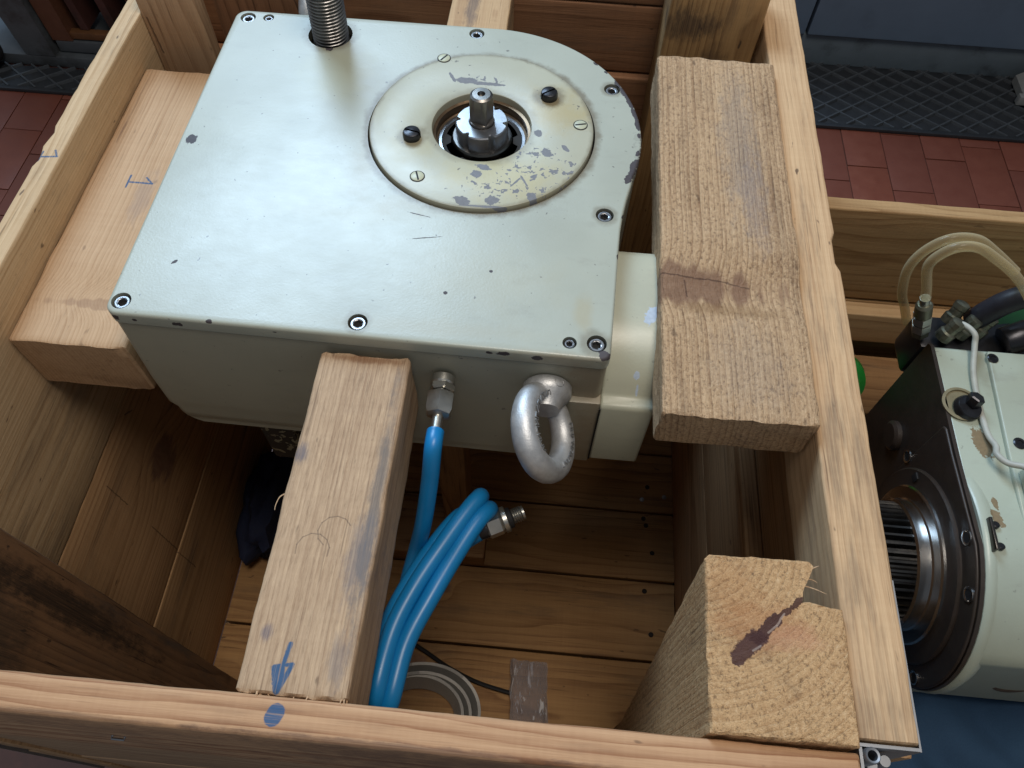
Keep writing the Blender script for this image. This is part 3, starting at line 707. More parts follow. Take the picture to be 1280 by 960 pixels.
for x, y, t in screws: capscrew(x, y, t == 'L')
# round cover disc with its bore
dz = .0248; bore = .0535
MB().lathe([(DR, .008), (DR, dz-.0022), (DR-.0008, dz-.0006), (DR-.0026, dz), (bore+.002, dz), (bore+.0006, dz-.0006), (bore, dz-.002), (bore, -.004), (bore+.004, -.006), (DR, .006)], (DC[0], DC[1], 0), n=128, closed=True).build('cover_disc', M_DISC, gb, 30)
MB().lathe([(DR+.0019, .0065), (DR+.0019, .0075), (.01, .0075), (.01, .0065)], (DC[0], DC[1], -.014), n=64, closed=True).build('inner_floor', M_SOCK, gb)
bc = (DC[0]-.0005, DC[1]+.006)
MB().lathe([(bore-.0002, .0165), (bore-.0032, .0155), (bore-.0032, .006), (bore-.005, .005), (bore-.005, -.01), (bore-.0002, -.01)], (DC[0], DC[1], 0), n=64, closed=True).build('bore_liner', M_BRONZE, gb)
MB().lathe([(.0484, -.006), (.0484, .005), (.0475, .0062), (.0445, .0062), (.0435, .005), (.0435, -.006)], (DC[0], DC[1], 0), n=64, closed=True).build('bearing_outer_ring', M_STEEL, gb)
for k in range(14):
    a = 2*math.pi*k/14
    MB().lathe([(.0001, -.0035), (.0025, -.003), (.0042, 0), (.0025, .003), (.0001, .0035)], (DC[0]+.0385*math.cos(a), DC[1]+.0385*math.sin(a), -.003), n=10).build('bearing_roller', M_DKST, gb)
def castle(name, r0, r1, z0, z1, dep, nt, fill, mat, ang=0.0):
    """ring nut with nt slots cut in its rim"""
    N = nt*12; V, F = [], []; cx, cy = DC
    for k in range(N):
        a = 2*math.pi*k/N+ang; ph = (k % 12)/12; ro = r1 if ph < fill else r1-dep
        for (r, z) in ((r0, z0), (ro, z0), (ro, z1-.0012), (ro-.0012, z1), (r0+.001, z1), (r0, z1-.001)):
            V.append((cx+r*math.cos(a), cy+r*math.sin(a), z))
    for k in range(N):
        q = (k+1) % N
        for j in range(6): F.append((k*6+j, q*6+j, q*6+(j+1) % 6, k*6+(j+1) % 6))
    return obj(name, V, F, mat, gb, 30)
castle('lock_ring', .030, .0415, -.004, .0050, .006, 6, .66, M_STEEL, .3)
MB().lathe([(.012, -.006), (.033, -.006), (.033, .010), (.0315, .0118), (.027, .012), (.012, .012)], (DC[0], DC[1], 0), n=48, closed=True).build('spacer_sleeve', M_DKST, gb)
castle('slotted_nut', .0132, .0282, .012, .0310, .0042, 6, .76, M_STEEL, .1)
# shaft end, round with milled flats
V, F = [], []; N = 48
for (z, flat, sc) in [(-.004, 0, 1), (.034, 0, 1), (.0345, 1, 1), (.0620, 1, 1), (.0645, 1, .90), (.066, 1, .72), (.0662, 1, .32), (.0625, 1, .24)]:
    for k in range(N):
        a = 2*math.pi*k/N; r = .0132
        if flat and sc == 1: r = min(r, .0097/max(.02, math.cos(((a+rad(20)+rad(45)) % rad(90))-rad(45))))
        V.append((DC[0]+r*sc*math.cos(a), DC[1]+r*sc*math.sin(a), z))
for j in range(7):
    for k in range(N): F.append((j*N+k, j*N+(k+1) % N, (j+1)*N+(k+1) % N, (j+1)*N+k))
F.append([7*N+k for k in range(N)]); F.append(list(range(N))[::-1])
obj('drive_shaft', V, F, simple('drive_shaft_steel', (.22, .205, .19), .36, 1.0, var=.3, scale=70, bump=.05), gb, 28)
# countersunk slotted screws, flush in the disc
M_SLOTP = paint('painted_screw', (.52, .53, .38), rough=.4, speck=.9)
for (x, y, a) in [(-.1355, .7735, 1.0), (.0265, .678, .25), (-.1378, .5825, 1.9)]:
    s_ = MB().lathe([(.0068, -.0015), (.0068, .0007), (.0062, .0011), (.0001, .0011)], (x, y, dz), n=24).build('slotted_screw', M_SLOTP, gb)
    MB().lathe([(.0069, 0), (.0079, 0), (.0079, .0004), (.0069, .0004)], (x, y, dz), n=24, closed=True).build('screw_gap', M_SOCK, s_)
    c, q = math.cos(a), math.sin(a); m = MB()
    m.add([(x+c*u-q*v, y+q*u+c*v, dz+h) for h in (.0009, .0014) for (u, v) in ((-.006, -.0009), (.006, -.0009), (.006, .0009), (-.006, .0009))], [(0, 1, 5, 4), (1, 2, 6, 5), (2, 3, 7, 6), (3, 0, 4, 7), (4, 5, 6, 7)])
    m.build('slot', M_SOCK, s_, 0)
# black cheese-head screws standing proud
for (x, y, a) in [(-.1522, .6400, 1.35), (-.0104, .7195, 2.2)]:
    m = MB(); c, q = math.cos(a), math.sin(a)
    for sg in (-1, 1):   # two half heads leave the slot open
        pts = [(.0011*sg, -.0095)]+[(sg*max(.0011, .0096*math.cos(t)), .0096*math.sin(t)) for t in [rad(-82+164*k/14) for k in range(15)]]+[(.0011*sg, .0095)]
        V = []
        for (h, sc) in ((0, 1), (.0055, 1), (.0078, .9), (.0086, .72)): V += [(x+c*(u if abs(u) < .0012 else u*sc)-q*v*sc, y+q*(u if abs(u) < .0012 else u*sc)+c*v*sc, dz+h) for (u, v) in pts]
        k = len(pts); F = [(j*k+i, j*k+(i+1) % k, (j+1)*k+(i+1) % k, (j+1)*k+i) for j in range(3) for i in range(k)]+[[3*k+i for i in range(k)]]
        m.add(V, F)
    m.lathe([(.009, 0), (.009, .004), (.0001, .004)], (x, y, dz), n=20)
    m.build('cheese_head_screw', M_BLKOX, gb, 40)
# threaded rod standing in the far left hole
V, F = [], []; N, pt, z0, z1 = 36, .0042, -.01, .17; per = 10; m_ = int((z1-z0)/pt*per)
for j in range(m_+1):
    for k in range(N):
        z = z0+(z1-z0)*j/m_; ph = ((z/pt)-k/N) % 1; r = .0182+.0031*min(1, max(0, 1.35*(1-abs(2*ph-1))-.12))
        a = 2*math.pi*k/N; V.append((ROD[0]+r*math.cos(a)+(z-.02)*.02, ROD[1]+.001+r*math.sin(a), z))
for j in range(m_):
    for k in range(N): F.append((j*N+k, j*N+(k+1) % N, (j+1)*N+(k+1) % N, (j+1)*N+k))
F.append([m_*N+k for k in range(N)])
obj('threaded_rod', V, F, simple('threaded_rod_steel', (.26, .25, .245), .33, 1.0, var=.4, scale=60), gb, 25)
MB().lathe([(.0262, .0), (.03, .0), (.03, .004), (.0262, .004)], (ROD[0], ROD[1], .004), n=32, closed=True).build('rod_socket', M_SOCK, gb)
MB().lathe([(.0001, 0), (.03, 0), (.03, .001), (.0001, .001)], (ROD[0], ROD[1], .0037), n=24).build('rod_socket_floor', M_SOCK, gb)
# eye bolts: cast ring on a collar
M_CAST = simple('galvanised_casting', (.56, .565, .57), .50, .75, var=.25, scale=160, bump=.45, bscale=600)
def eyebolt(pos, d, tilt, name='eye_bolt'):
    """pos on the face, d unit axis pointing out, ring plane turned by tilt about d"""
    p = Vector(pos); d = Vector(d).normalized(); s0 = Vector((1, 0, 0)); t0 = d.cross(s0)
    u = (s0*math.cos(tilt)+t0*math.sin(tilt)).normalized(); w_ = d.cross(u); Rm = .0352
    c = p+d*.0475
    m = MB(); V, F = [], []; A, B = 48, 16
    for i in range(A):
        a = 2*math.pi*i/A; ra = d*math.cos(a)*1.06+u*math.sin(a); rr = .0110+.0012*math.cos(a)+.0002*noise.noise(ra*5)
        rn = ra.normalized()
        for k in range(B):
            b = 2*math.pi*k/B; V.append(c+ra*Rm+(rn*math.cos(b)+w_*math.sin(b)*1.06)*rr)
    for i in range(A):
        for k in range(B): F.append((i*B+k, i*B+(k+1) % B, ((i+1) % A)*B+(k+1) % B, ((i+1) % A)*B+k))
    m.add(V, F)
    m.lathe([(.0215, -.001), (.0235, .001), (.0235, .009), (.0215, .0125), (.0175, .017), (.0145, .022), (.013, .026)], p, d, 32)
    o = m.build(name, M_CAST, gb, 45); return o, c, u, w_, d, Rm
eb, ec, eu, ew, edir, eR = eyebolt((.0130, .3795, -.0345), (0, -1, 0), rad(-56))
# raised cast characters on the ring and collar
M_CAST2 = simple('galvanised_letter', (.36, .365, .37), .5, .85, var=.25, scale=140)
for sgn, rng in ((-1, (-62, 62)), (1, (-30, 62))):
    k = 0
    for dg in range(rng[0], rng[1], 11):
        a = rad(dg) ; ra = (-edir*0+edir*math.sin(a)*1.06+eu*sgn*math.cos(a)); sw = 1 if ew.z > 0 else -1; tg = (edir*math.cos(a)-eu*sgn*math.sin(a)).normalized(); cr = ra.normalized(); k += 1
        q2 = ec+ra*eR+cr*-.0030+ew*.0124*sw
        m = MB()
        for (s0_, s1_) in [((-.0022, -.0022), (-.0022, .0022)), ((-.0022, .0022), (.0022, .0022 if k % 2 else -.0022))]+([((.0022, .0022), (.0022, -.0022))] if k % 3 else []):
            m.tube([q2+tg*s0_[0]+cr*s0_[1], q2+tg*s1_[0]+cr*s1_[1]], .0006, 6, 1)
        m.build('cast_character', M_CAST2, eb, 30)
m = MB(); m.tube([Vector((.0235, .3735, -.0145))+Vector((.0042*math.cos(t), -.0042*math.sin(t), -.0042*.5*math.cos(t))) for t in [2*math.pi*k/12 for k in range(13)]], .0006, 6, 1)
m.tube([(.0225, .3752, -.0140), (.0225, .3722, -.0140), (.0245, .3722, -.0148), (.0245, .3752, -.0148)], .0005, 6, 1)
m.build('cast_character', M_CAST2, eb, 30)
eyebolt((-.318, .8445, -.012), (0, 1, 0), rad(88), 'eye_bolt')

# ------------------------------------------------------------------ blue hydraulic hose
M_BLUE = simple('blue_hose', (.006, .18, .44), .36, var=.12, scale=30, bump=.04, spec=.5)
M_ZINC = simple('zinc_fitting', (.50, .49, .45), .33, .95, var=.22, scale=90, bump=.06)
hose = thing('hydraulic_hose', 'bright blue hydraulic hose with steel fittings looped beside the front beam', 'hose', (-.087, .36, -.04))
ax = Vector((0, -1, -.02)).normalized(); p0 = Vector((-.0865, .3795, -.033))
def fit(name, prof, o, a, n, ang=0.0, mat=M_ZINC): return MB().lathe(prof, o, a, n, ang).build(name, mat, hose, 30)
fit('adapter', [(.011, 0), (.0118, .001), (.0118, .008), (.0105, .010), (.0105, .014)], p0, ax, 24)
fit('adapter_hex', [(.0105, .0085), (.0124, .010), (.0124, .015), (.0105, .0165)], p0, ax, 6, .2)
fit('union_nut', [(.0115, .018), (.0138, .020), (.0138, .037), (.0120, .041), (.008, .0425)], p0, ax, 6, .45)
fit('ferrule', [(.0052, .040), (.0052, .062)], p0, ax, 20)
h0 = p0+ax*.058
path = [h0, h0+ax*.018, (-.0890, .2845, -.066), (-.0955, .262, -.115), (-.1040, .2480, -.158), (-.1125, .2230, -.192), (-.118, .1815, -.222), (-.122, .13, -.262)]
MB().tube(path, .0083, 16, 8).build('hose_run', M_BLUE, hose, 60)
zA = -.125
path = [(-.110, .10, -.25), (-.114, .097, -.18), (-.1155, .105, -.130), (-.110, .158, zA), (-.095, .202, zA+.002), (-.0715, .2495, zA+.004), (-.0535, .283, zA+.004), (-.0455, .297, zA), (-.0445, .304, zA-.014), (-.0480, .300, zA-.028), (-.0580, .285, zA-.034), (-.0765, .257, zA-.036), (-.102, .208, zA-.04), (-.118, .15, zA-.06), (-.125, .10, zA-.10)]
MB().tube(path, .0090, 18, 8).build('hose_run', M_BLUE, hose, 60)
path = [(-.118, .094, zA-.055), (-.104, .100, zA-.012), (-.0965, .150, zA-.004), (-.0790, .1955, zA), (-.058, .2445, zA), (-.0430, .2745, zA), (-.0355, .2870, zA-.006), (-.0345, .2925, zA-.018), (-.0390, .2860, zA-.030), (-.064, .252, zA-.036), (-.088, .205, zA-.05)]
MB().tube(path, .0090, 18, 8).build('hose_run', M_BLUE, hose, 60)
path = [(-.128, .098, zA-.06), (-.1245, .118, zA-.026), (-.1195, .160, zA-.018), (-.1065, .2035, zA-.018), (-.0835, .2535, zA-.020), (-.0640, .288, zA-.030), (-.058, .290, zA-.05)]
MB().tube(path, .0088, 16, 8).build('hose_run', M_BLUE, hose, 60)
f0 = Vector((-.0405, .2735, -.147)); fd = Vector((.043, .0205, .006)).normalized()
MB().tube([(-.075, .252, -.160), (-.055, .264, -.152), f0], .0105, 16, 6).build('hose_run', M_BLUE, hose, 60)
fit('ferrule', [(.0108, -.004), (.0113, .0), (.0113, .006)], f0, fd, 24, 0, M_BLKOX)
fit('union_nut', [(.0118, .005), (.0138, .007), (.0138, .020), (.0118, .0225)], f0, fd, 6, .35)
fit('collar', [(.0118, .0225), (.0136, .0235), (.0136, .0275), (.0118, .0285)], f0, fd, 28)
fit('o_ring', [(.0085, .028), (.0108, .0285), (.0108, .0325), (.0085, .033)], f0, fd, 24, 0, M_SOCK)
fit('threaded_end', [(.0075, .032)]+[(.0072+.0009*(k % 2), .033+.0011*k) for k in range(11)]+[(.0072, .0462), (.0048, .0464), (.0042, .036), (.0001, .036)], f0, fd, 24)

# ------------------------------------------------------------------ small things on the crate floor
def ribbon(name, pts, h, th, mat, parent=None, sub=10):
    P = [Vector(p) for p in pts]; Q = []
    for i in range(len(P)-1):
        a0, a1, a2, a3 = P[max(i-1, 0)], P[i], P[i+1], P[min(i+2, len(P)-1)]
        for k in range(sub):
            t = k/sub; Q.append(.5*((2*a1)+(a2-a0)*t+(2*a0-5*a1+4*a2-a3)*t*t+(3*a1-a0-3*a2+a3)*t**3))
    Q.append(P[-1]); V, F = [], []
    for i, p in enumerate(Q):
        T = (Q[min(i+1, len(Q)-1)]-Q[max(i-1, 0)]).normalized(); s_ = T.cross(Vector((0, 0, 1))).normalized(); upv = (Vector((0, 0, 1))+s_*.35).normalized()
        for (a, b) in ((-1, 0), (1, 0), (1, 1), (-1, 1)): V.append(p+s_*th*a*.5+upv*h*b)
    for i in range(len(Q)-1):
        for k in range(4): F.append((i*4+k, i*4+(k+1) % 4, (i+1)*4+(k+1) % 4, (i+1)*4+k))
    F += [(3, 2, 1, 0), tuple((len(Q)-1)*4+k for k in range(4))]
    return obj(name, V, F, mat, parent, 50)
g = G('grey_webbing'); x, y, z = g.coords(); wv = g.noise(x*1, y*1, z*1, 380, 2)
st_ = (z*420).frac().ramp(.3, .7)
g.set('Base Color', g.mix(st_*.7+wv*.3, (.34, .33, .31), (.62, .60, .56))); g.set('Roughness', .9); g.bump(st_+wv, .6, .001)
strap = thing('webbing_strap', 'coiled grey woven strap on crate floor below the blue hose', 'strap', (-.15, .18, FZ))
cx, cy = -.150, .187
ribbon('strap_loop', [(cx+(.083-.0022*k)*math.cos(rad(-60+20*k)), cy+(.062-.002*k)*math.sin(rad(-60+20*k)), FZ+.003+.0004*k) for k in range(13)], .042, .005, g.m, strap)
ribbon('strap_loop', [(cx-.004+(.070-.0012*k)*math.cos(rad(-40+22*k)), cy-.003+(.052-.001*k)*math.sin(rad(-40+22*k)), FZ+.003+.0003*k) for k in range(11)], .040, .005, g.m, strap)
ribbon('strap_loop', [(-.21, .15, FZ+.006), (-.18, .183, FZ+.01), (-.14, .182, FZ+.016), (-.11, .15, FZ+.012), (-.10, .13, FZ+.006)], .03, .005, g.m, strap)
ribbon('strap_loop', [(cx+.002+(.092-.002*k)*math.cos(rad(-20+20*k)), cy+.004+(.070-.002*k)*math.sin(rad(-20+20*k)), FZ+.003+.0008*k) for k in range(10)], .040, .005, g.m, strap)
o = MB().tube([(-.24, .334, FZ+.02), (-.198, .312, FZ+.012), (-.152, .290, FZ+.005), (-.11, .268, FZ+.0045), (-.055, .247, FZ+.006), (.007, .234, FZ+.006)], .0038, 8, 8).build('black_cable', simple('black_cable_rubber', (.008, .008, .009), .5), None)
tag(o, 'thin black cable lying on crate floor, ending at the clear bag', 'cable')
# clear bag
g = G('clear_polythene'); x, y, z = g.coords()
g.set('Base Color', (.85, .85, .88)); g.set('Roughness', .18); g.set('IOR', 1.45)
wr = g.noise(x*2.2, y*.5, z, 42, 3, .55, .8); g.bump(wr, 1.0, .012)
tr = g.nt.nodes.new('ShaderNodeBsdfTransparent'); tr.inputs[0].default_value = (.86, .85, .88, 1); mx = g.nt.nodes.new('ShaderNodeMixShader'); out = g.nt.nodes['Material Output']
lw = g.nt.nodes.new('ShaderNodeLayerWeight'); lw.inputs[0].default_value = .35
g.nt.links.new([l for l in g.nt.links if l.to_socket == g.p.inputs['Normal']][0].from_socket, lw.inputs['Normal'])
f_ = (S(g.nt, lw.outputs['Facing']).pow(1.5)*.5+.10+wr.ramp(.60, .68)*.5); g.nt.links.new(f_.o, mx.inputs[0]); g.nt.links.new(tr.outputs[0], mx.inputs[1]); g.nt.links.new(g.p.outputs[0], mx.inputs[2]); g.nt.links.new(mx.outputs[0], out.inputs[0])  # wrinkle noise mixes in white streaks as painted highlights
V, F = [], []; NX, NY = 20, 44
for s_ in (1, -1):
    for j in range(NY+1):
        for i in range(NX+1):
            u, v = i/NX, j/NY; e = (max(0, 1-(2*u-1)**4)**.5)*(max(0, 1-(2*v-1)**6)**.5)
            xx = .002+.066*u+.012*(1-v)-.002+.003*noise.noise(Vector((v*7, u*2, 3))); yy = .135+.155*v+.003*noise.noise(Vector((u*6, v*3, 9)))
            zz = FZ+.016+s_*(.0115*e)+.006*noise.noise(Vector((u*5, v*8, s_*2)))*e
            V.append((xx, yy, zz))
W_ = NX+1
for s_ in range(2):
    b = s_*W_*(NY+1)
    for j in range(NY):
        for i in range(NX): F.append((b+j*W_+i, b+j*W_+i+1, b+(j+1)*W_+i+1, b+(j+1)*W_+i))
o = obj('plastic_bag', V, F, g.m, None, 60); tag(o, 'small crumpled clear plastic bag on crate floor behind the front rail', 'bag')
# dark bundle
V, F = [], []; A, B = 28, 20
for j in range(B+1):
    for i in range(A):
        th, ph = math.pi*j/B, 2*math.pi*i/A; d = Vector((math.sin(th)*math.cos(ph), math.sin(th)*math.sin(ph), math.cos(th)))
        r = 1+.35*noise.noise(d*2.1)+.12*noise.noise(d*6); V.append((-.49+d.x*.045*r, .53+d.y*.11*r, max(FZ+.001, FZ+.055+d.z*.06*r)))
for j in range(B):
    for i in range(A): F.append((j*A+i, j*A+(i+1) % A, (j+1)*A+(i+1) % A, (j+1)*A+i))
o = obj('cloth_bundle', V, F, simple('navy_cloth', (.012, .018, .05), .85, scale=120, bump=.5), None, 60); tag(o, 'dark navy cloth bundle in the shadow beneath the gearbox', 'cloth')

# ------------------------------------------------------------------ second crate with the spindle unit
cr2 = thing('packing_crate', 'lower pine crate on the right holding the splined spindle unit', 'crate', (.62, .42, GZ))
lumber('rim_rail', .326, 1.05, .812, .835, -.395, -.200, 'X', W_CRATE2, cr2, nl=30, seed=70, rnd=.003)
lumber('wall_plank', .326, 1.05, .812, .835, -.86, -.40, 'X', W_CRATE2, cr2, seed=71)
lumber('back_cleat', .351, 1.05, .785, .8115, -.475, -.402, 'X', wood('second_crate_cleat', 'XZY', (.60, .42, .24), (.36, .22, .11), .009, (.02, .05), grime=.2), cr2, seed=72)
lumber('wall_plank', .326, .350, -.02, .81, -.86, -.25, 'Y', W_SIDE_Y, cr2, seed=73)
lumber('wall_plank', .326, 1.05, -.045, -.02, -.86, -.25, 'X', W_CRATE2, cr2, seed=74)
lumber('wall_plank', 1.05, 1.075, -.045, .835, -.86, -.20, 'Y', W_SIDE_Y, cr2, seed=75)
for k in range(6): lumber('floor_plank', .351, 1.049, -.018+k*.138, .116+k*.138, -.645, -.622, 'X', W_FLOOR_X, cr2, seed=76+k)
for k in range(2): lumber('skid', .40+k*.48, .48+k*.48, -.015, .81, -.948, -.647, 'Y', W_SIDE_Y, cr2, seed=85)
o = lumber('timber_bearer', .353, 1.0, .66, .775, -.60, -.50, 'X', W_DK, None, seed=88); tag(o, 'dark timber bearer at the back of the lower right crate', 'wood block')
# denim cloth
V, F = [], []; NX, NY = 90, 60
for j in range(NY+1):
    for i in range(NX+1):
        x = .352+.69*i/NX; y = -.015+.50*j/NY
        p = Vector((x*9, y*9, 0)); z = -.475+.030*noise.noise(p+Vector((0, 0, noise.noise(p*.7)*2)))+.010*noise.noise(p*2.6)-.03*max(0, .1-y)/.1
        z += .012*math.sin((x*1.3+y)*42+4*noise.noise(p*.8))*max(0, min(1, (.26-y)*6))
        V.append((x, y, z))
for j in range(NY):
    for i in range(NX): F.append((j*(NX+1)+i, j*(NX+1)+i+1, (j+1)*(NX+1)+i+1, (j+1)*(NX+1)+i))
g = G('denim_blue'); x, y, z = g.coords(); wv = g.noise(x*700, y*700, z*200, 1, 2); lw = g.noise(x, y, z, 18, 4)
g.set('Base Color', g.mix(wv*.5+lw*.5, (.010, .030, .075), (.030, .085, .165))); g.set('Roughness', .9); g.bump(wv, .5, .0008)
o = obj('denim_cloth', V, F, g.m, None, 60); tag(o, 'dark blue denim cloth padding under the spindle unit in right crate', 'cloth')
sd = o.modifiers.new('thick', 'SOLIDIFY'); sd.thickness = .004

M_C2 = paint('pale_green_enamel', (.43, .475, .39), rough=.33, speck=.35, chips=[(.521, .447, .010, .020, .2), (.5165, .372, .0035, .008, 0), (.513, .352, .006, .011, .3)], chipcol=(.17, .125, .07), stains=[(.545, .56, .012, .06, .5, (.20, .18, .12))])
M_IRON = simple('brown_black_iron', (.036, .026, .021), .45, .1, var=.35, scale=45, bump=.3, dirt=(.040, .030, .022))
su = thing('spindle_unit', 'pale green machine head with dark iron flange and splined shaft in right crate', 'machine part', (.66, .38, -.47))
CY, CZ, CR = .345, -.328, .142
def keyhole(r, top, back, low):
    P = [(CY+r*math.cos(rad(a)), CZ+r*math.sin(rad(a))) for a in range(100, 281, 6)]
    P += [(CY+.09, CZ-r*.98), (back-.02, low), (back, low+.03), (back, top-.004), (back-.006, top), (.43, top), (.40, CZ+r*.96)]
    return P
MB().prism(keyhole(.147, -.188, .584, -.46), 'X', .486, .4905).build('iron_face_plate', M_IRON, su, 40)
bp = [(CY+.148*math.cos(rad(a)), CZ+.148*math.sin(rad(a))) for a in range(98, 155, 6)]+[(.214, -.268), (.216, -.44), (.25, -.462), (.56, -.462), (.582, -.44), (.582, -.196), (.576, -.190), (.40, -.1895), (.365, -.186)]
bo = MB().prism(bp, 'X', .4907, 1.0).build('housing', M_C2, su, 40); b_ = bo.modifiers.new('bevel', 'BEVEL'); b_.width = .002; b_.segments = 2; b_.limit_method = 'ANGLE'
# step behind the plate, tapering into the body
MB().lathe([(.1475, .0085), (.1495, .011), (.1495, .018), (.142, .030), (.10, .032)], (.4825, CY, CZ), (1, 0, 0), 64).build('front_shroud', M_C2, su, 40)
# shaft assembly towards -X
A_ = (-1, 0, 0); oS = (.4830, CY, CZ)
MB().lathe([(.119, -.001), (.119, .003), (.117, .005), (.100, .005), (.098, .006)], oS, A_, 72).build('bearing_cap', M_IRON, su, 35)
M_COL = simple('ground_steel_collar', (.50, .49, .48), .24, 1.0, var=.2, scale=20, bump=.03)
MB().lathe([(.097, .004), (.097, .009), (.095, .011), (.081, .0115), (.079, .013), (.079, .026), (.076, .028)], oS, A_, 72).build('collar', M_COL, su, 30)
V, F = [], []; NT = 44; N = NT*4
for h in (.026, .130):
    for k in range(N):
        r = (.067, .0745, .0745, .067)[k % 4]; a = 2*math.pi*(k+(.25 if k % 4 in (0, 3) else 0))/N
        V.append((oS[0]-h, CY+r*math.cos(a), CZ+r*math.sin(a)))
for k in range(N): F.append((k, (k+1) % N, N+(k+1) % N, N+k))
F.append(list(range(N))); F.append([N+k for k in range(N)])
obj('splined_shaft', V, F, M_DKST, su, 20)
for a in (96, 122, 195, 20):
    q = (.4820, CY+.1335*math.cos(rad(a)), CZ+.1335*math.sin(rad(a)))
    MB().lathe([(.0062, -.0005), (.0088, -.0005), (.0088, .0012), (.0072, .0014), (.0062, .0008)], q, A_, 18, closed=True).build('bolt_hole_rim', M_COL, su)
    MB().lathe([(.0001, 0), (.0064, 0), (.0064, .0006), (.0001, .0006)], q, A_, 18).build('bolt_hole', M_SOCK, su)
for a in (35, 215, 300):
    q = (.4778, CY+.108*math.cos(rad(a)), CZ+.108*math.sin(rad(a)))
    MB().bbox(q[0]-.0018, q[0]+.001, q[1]-.0045, q[1]+.0045, q[2]-.006, q[2]+.006, .0008).build('cap_slot', M_SOCK, su)
MB().lathe([(.0001, .0), (.020, 0), (.020, .006), (.016, .009), (.0001, .009)], (.4862, .515, -.31), A_, 28).build('side_plug', M_IRON, su)
kp = MB().prism(keyhole(.1455, -.190, .468, -.46), 'X', .4822, .4858).build('bearing_housing', M_IRON, su, 40)
b_ = kp.modifiers.new('bevel', 'BEVEL'); b_.width = .0025; b_.segments = 3; b_.limit_method = 'ANGLE'
# top plate, recessed bolt, small screws
tp = MB().prism([(.540, .33), (.99, .33), (.99, .574), (.552, .574)], 'Z', -.1905, -.1835).build('top_plate', M_C2, su, 40)
b_ = tp.modifiers.new('bevel', 'BEVEL'); b_.width = .002; b_.segments = 2; b_.limit_method = 'ANGLE'
MB().lathe([(.0001, .001), (.021, .001), (.0215, .0), (.0225, .0035), (.019, .0040), (.0185, .0018), (.0001, .0018)], (.506, .496, -.1898), n=32).build('bolt_recess', simple('raw_brown_primer', (.20, .17, .10), .6, var=.4), su)
hb = MB().lathe([(.0150, .0), (.0162, .002), (.0155, .008), (.0140, .010), (.0001, .010)], (.510, .490, -.189), (.15, -.1, 1), 24).build('bolt_head', M_BLKOX, su)
MB().lathe([(.0088, .009), (.0094, .010), (.0094, .020), (.0078, .0215), (.0001, .0215)], (.512, .491, -.189), (.25, .3, 1), 6, .3).build('hex_stub', M_BLKOX, hb)
for (x, y, r) in [(.566, .615, .0), (.590, .470, .013), (.560, .447, .0060), (.556, .563, .0055), (.66, .36, .012), (.585, .35, .008)]:
    if r: 
        s_ = MB().lathe([(.0001, .0002), (r*.6, .0002), (r*.62, .0014), (r, .0016), (r*1.25, .0004)], (x, y, -.1832), n=20).build('plate_screw', M_BLKOX, su)
MB().bbox(.548, .70, .335, .410, -.183, -.150, .004).build('raised_block', M_C2, su)
hg = MB().bbox(.497, .5005, .312, .348, -.186, -.172, .001); hg.build('hinge_leaf', M_DKST, su)
for y in (.318, .342): MB().lathe([(.0001, 0), (.0042, 0), (.0042, .003), (.003, .004), (.0001, .004)], (.507, y, -.182), (0, .2, 1), 14).build('hinge_screw', M_BLKOX, su)
MB().lathe([(.010, 0), (.024, 0), (.025, .003), (.021, .004), (.012, .002)], (.60, .2205, -.36), (-.0, -1, .15), 28, closed=True).build('oil_plug', simple('rusty_plug', (.09, .065, .045), .6), su)
MB().lathe([(.0001, 0), (.02, 0), (.02, .002), (.0001, .002)], (.60, .2215, -.36), (0, -1, .15), 28).build('oil_plug_core', M_BLKOX, su)
MB().lathe([(.020, 0), (.030, 0), (.031, .004), (.022, .006), (.019, .003)], (.575, .262, -.206), (.1, -.55, .8), 32, closed=True).build('port_ring', M_BLKOX, su)
# white conduit along the top
MB().tube([(.512, .606, -.182), (.522, .603, -.172), (.5325, .588, -.170), (.534, .575, -.178), (.528, .54, -.184), (.5255, .50, -.185), (.526, .458, -.184), (.528, .438, -.178), (.523, .424, -.172), (.530, .412, -.168), (.541, .405, -.160), (.545, .395, -.152)], .0035, 10, 8).build('white_conduit', simple('white_plastic', (.42, .42, .37), .5), su, 60)
# valve block and connectors behind the top edge
vb = MB().bbox(.484, .66, .588, .64, -.27, -.206, .008).build('valve_block', M_BLKOX, su)
M_CON = simple('greasy_connector', (.20, .20, .15), .38, .8, var=.5, scale=60, dirt=(.05, .05, .035))
for k, (x, y, z, d) in enumerate([(.508, .598, -.198, (.35, .2, 1)), (.530, .606, -.200, (.45, .25, 1)), (.552, .610, -.200, (.4, .3, 1)), (.520, .622, -.196, (.3, .4, 1))]):
    MB().lathe([(.009, 0), (.011, .001), (.011, .012), (.0085, .014), (.0085, .022), (.0095, .023), (.0095, .030), (.006, .032)], (x, y, z), d, 10).build('connector', M_CON, vb)
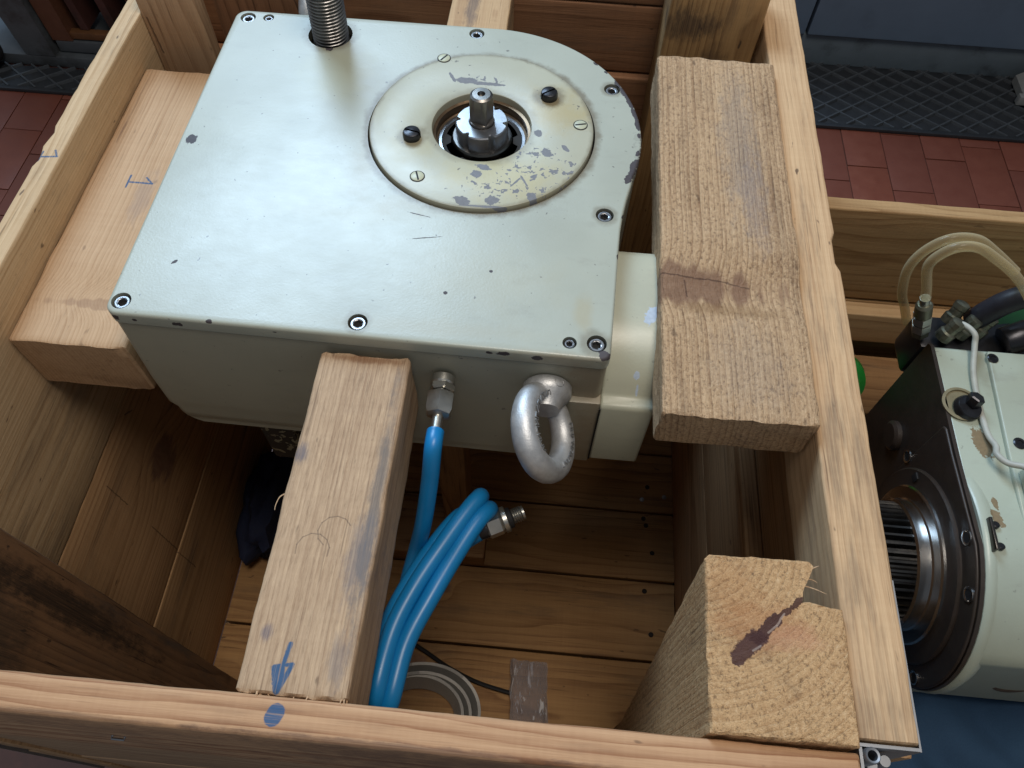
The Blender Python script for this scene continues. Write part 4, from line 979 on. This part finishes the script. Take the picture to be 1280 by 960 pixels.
# push-in fitting with the clear tube
fo_ = (.482, .602, -.199); fdv = Vector((-.20, .02, .55)).normalized()
for nm, pf, nn, mt in [('fitting_base', [(.009, 0), (.0105, .002), (.0105, .012)], 6, M_CON), ('fitting_hex', [(.0118, .013), (.0118, .026)], 6, M_ZINC), ('fitting_hex', [(.0115, .028), (.0115, .041)], 6, M_ZINC), ('fitting_sleeve', [(.0105, .042), (.0098, .060), (.0075, .063)], 20, M_CON), ('fitting_tip', [(.0062, .062), (.0062, .074)], 16, M_ZINC)]:
    MB().lathe(pf, fo_, fdv, nn, .4).build(nm, mt, vb, 30)
g = G('clear_yellowed_tube'); g.set('Base Color', (.72, .62, .40)); g.set('Roughness', .2); x, y, z = g.coords()
lw = g.nt.nodes.new('ShaderNodeLayerWeight'); lw.inputs[0].default_value = .45
tr = g.nt.nodes.new('ShaderNodeBsdfTransparent'); tr.inputs[0].default_value = (.93, .88, .74, 1); mx = g.nt.nodes.new('ShaderNodeMixShader'); out = g.nt.nodes['Material Output']
f_ = S(g.nt, lw.outputs['Facing'])*.5+.13
g.nt.links.new(f_.o, mx.inputs[0]); g.nt.links.new(tr.outputs[0], mx.inputs[1]); g.nt.links.new(g.p.outputs[0], mx.inputs[2]); g.nt.links.new(mx.outputs[0], out.inputs[0])
tip = Vector(fo_)+fdv*.070
o = MB().tube([tip, tip+fdv*.02, (.4345, .606, -.075), (.4400, .606, -.052), (.4535, .606, -.040), (.4740, .606, -.040), (.500, .606, -.055), (.525, .606, -.072), (.5485, .606, -.092), (.575, .606, -.12)], .0058, 14, 8).build('clear_tube', g.m, None, 60)
tag(o, 'clear yellowed tube arching from the fitting on the spindle unit', 'tube')
o = MB().tube([(.490, .648, -.235), (.468, .64, -.195), (.448, .634, -.160), (.4345, .634, -.115), (.440, .636, -.083), (.460, .638, -.062), (.49, .64, -.062), (.52, .64, -.08), (.56, .64, -.11)], .0058, 14, 8).build('clear_tube', g.m, None, 60)
tag(o, 'outer clear tube looping behind the valve block of the spindle unit', 'tube')
o = MB().tube([(.548, .622, -.190), (.556, .622, -.165), (.572, .622, -.140), (.605, .622, -.118), (.66, .622, -.11)], .0145, 16, 8).build('black_hose', simple('black_hose_rubber', (.014, .014, .02), .45, scale=60), None, 60); tag(o, 'thick black hose leaving the spindle unit at right edge', 'hose')
MB().lathe([(.0001, 0), (.018, 0), (.019, .002), (.019, .03), (.016, .036), (.0001, .036)], (.585, .600, -.198), (.85, .25, .35), 24).build('black_cap', M_BLKOX, su, 40)
M_GRN = simple('green_plastic', (.010, .20, .022), .4, var=.25, scale=30)
o = MB().lathe([(.0001, 0), (.03, 0), (.042, .006), (.045, .02), (.045, .06), (.040, .068), (.0001, .07)], (.700, .690, -.31), (-.2, -.5, 1), 28).build('green_cap', M_GRN, None, 40); tag(o, 'bright green plastic cap behind the black hose at right edge', 'cap')
o = MB().lathe([(.0001, 0), (.02, 0), (.032, .004), (.033, .012), (.028, .018), (.0001, .018)], (.615, .648, -.225), (.2, -.5, 1), 28).build('green_cap', simple('dark_green_plastic', (.008, .07, .02), .4), None, 40); tag(o, 'dark green ribbed cap beside the valve block on right', 'cap')
o = MB().lathe([(.0001, 0), (.028, 0), (.036, .006), (.038, .02), (.038, .05), (.03, .058), (.0001, .06)], (.455, .655, -.385), (-.3, -.6, .6), 28).build('green_cap', M_GRN, None, 40); tag(o, 'green plastic cap peeking out beside the right rim of the near crate', 'cap')
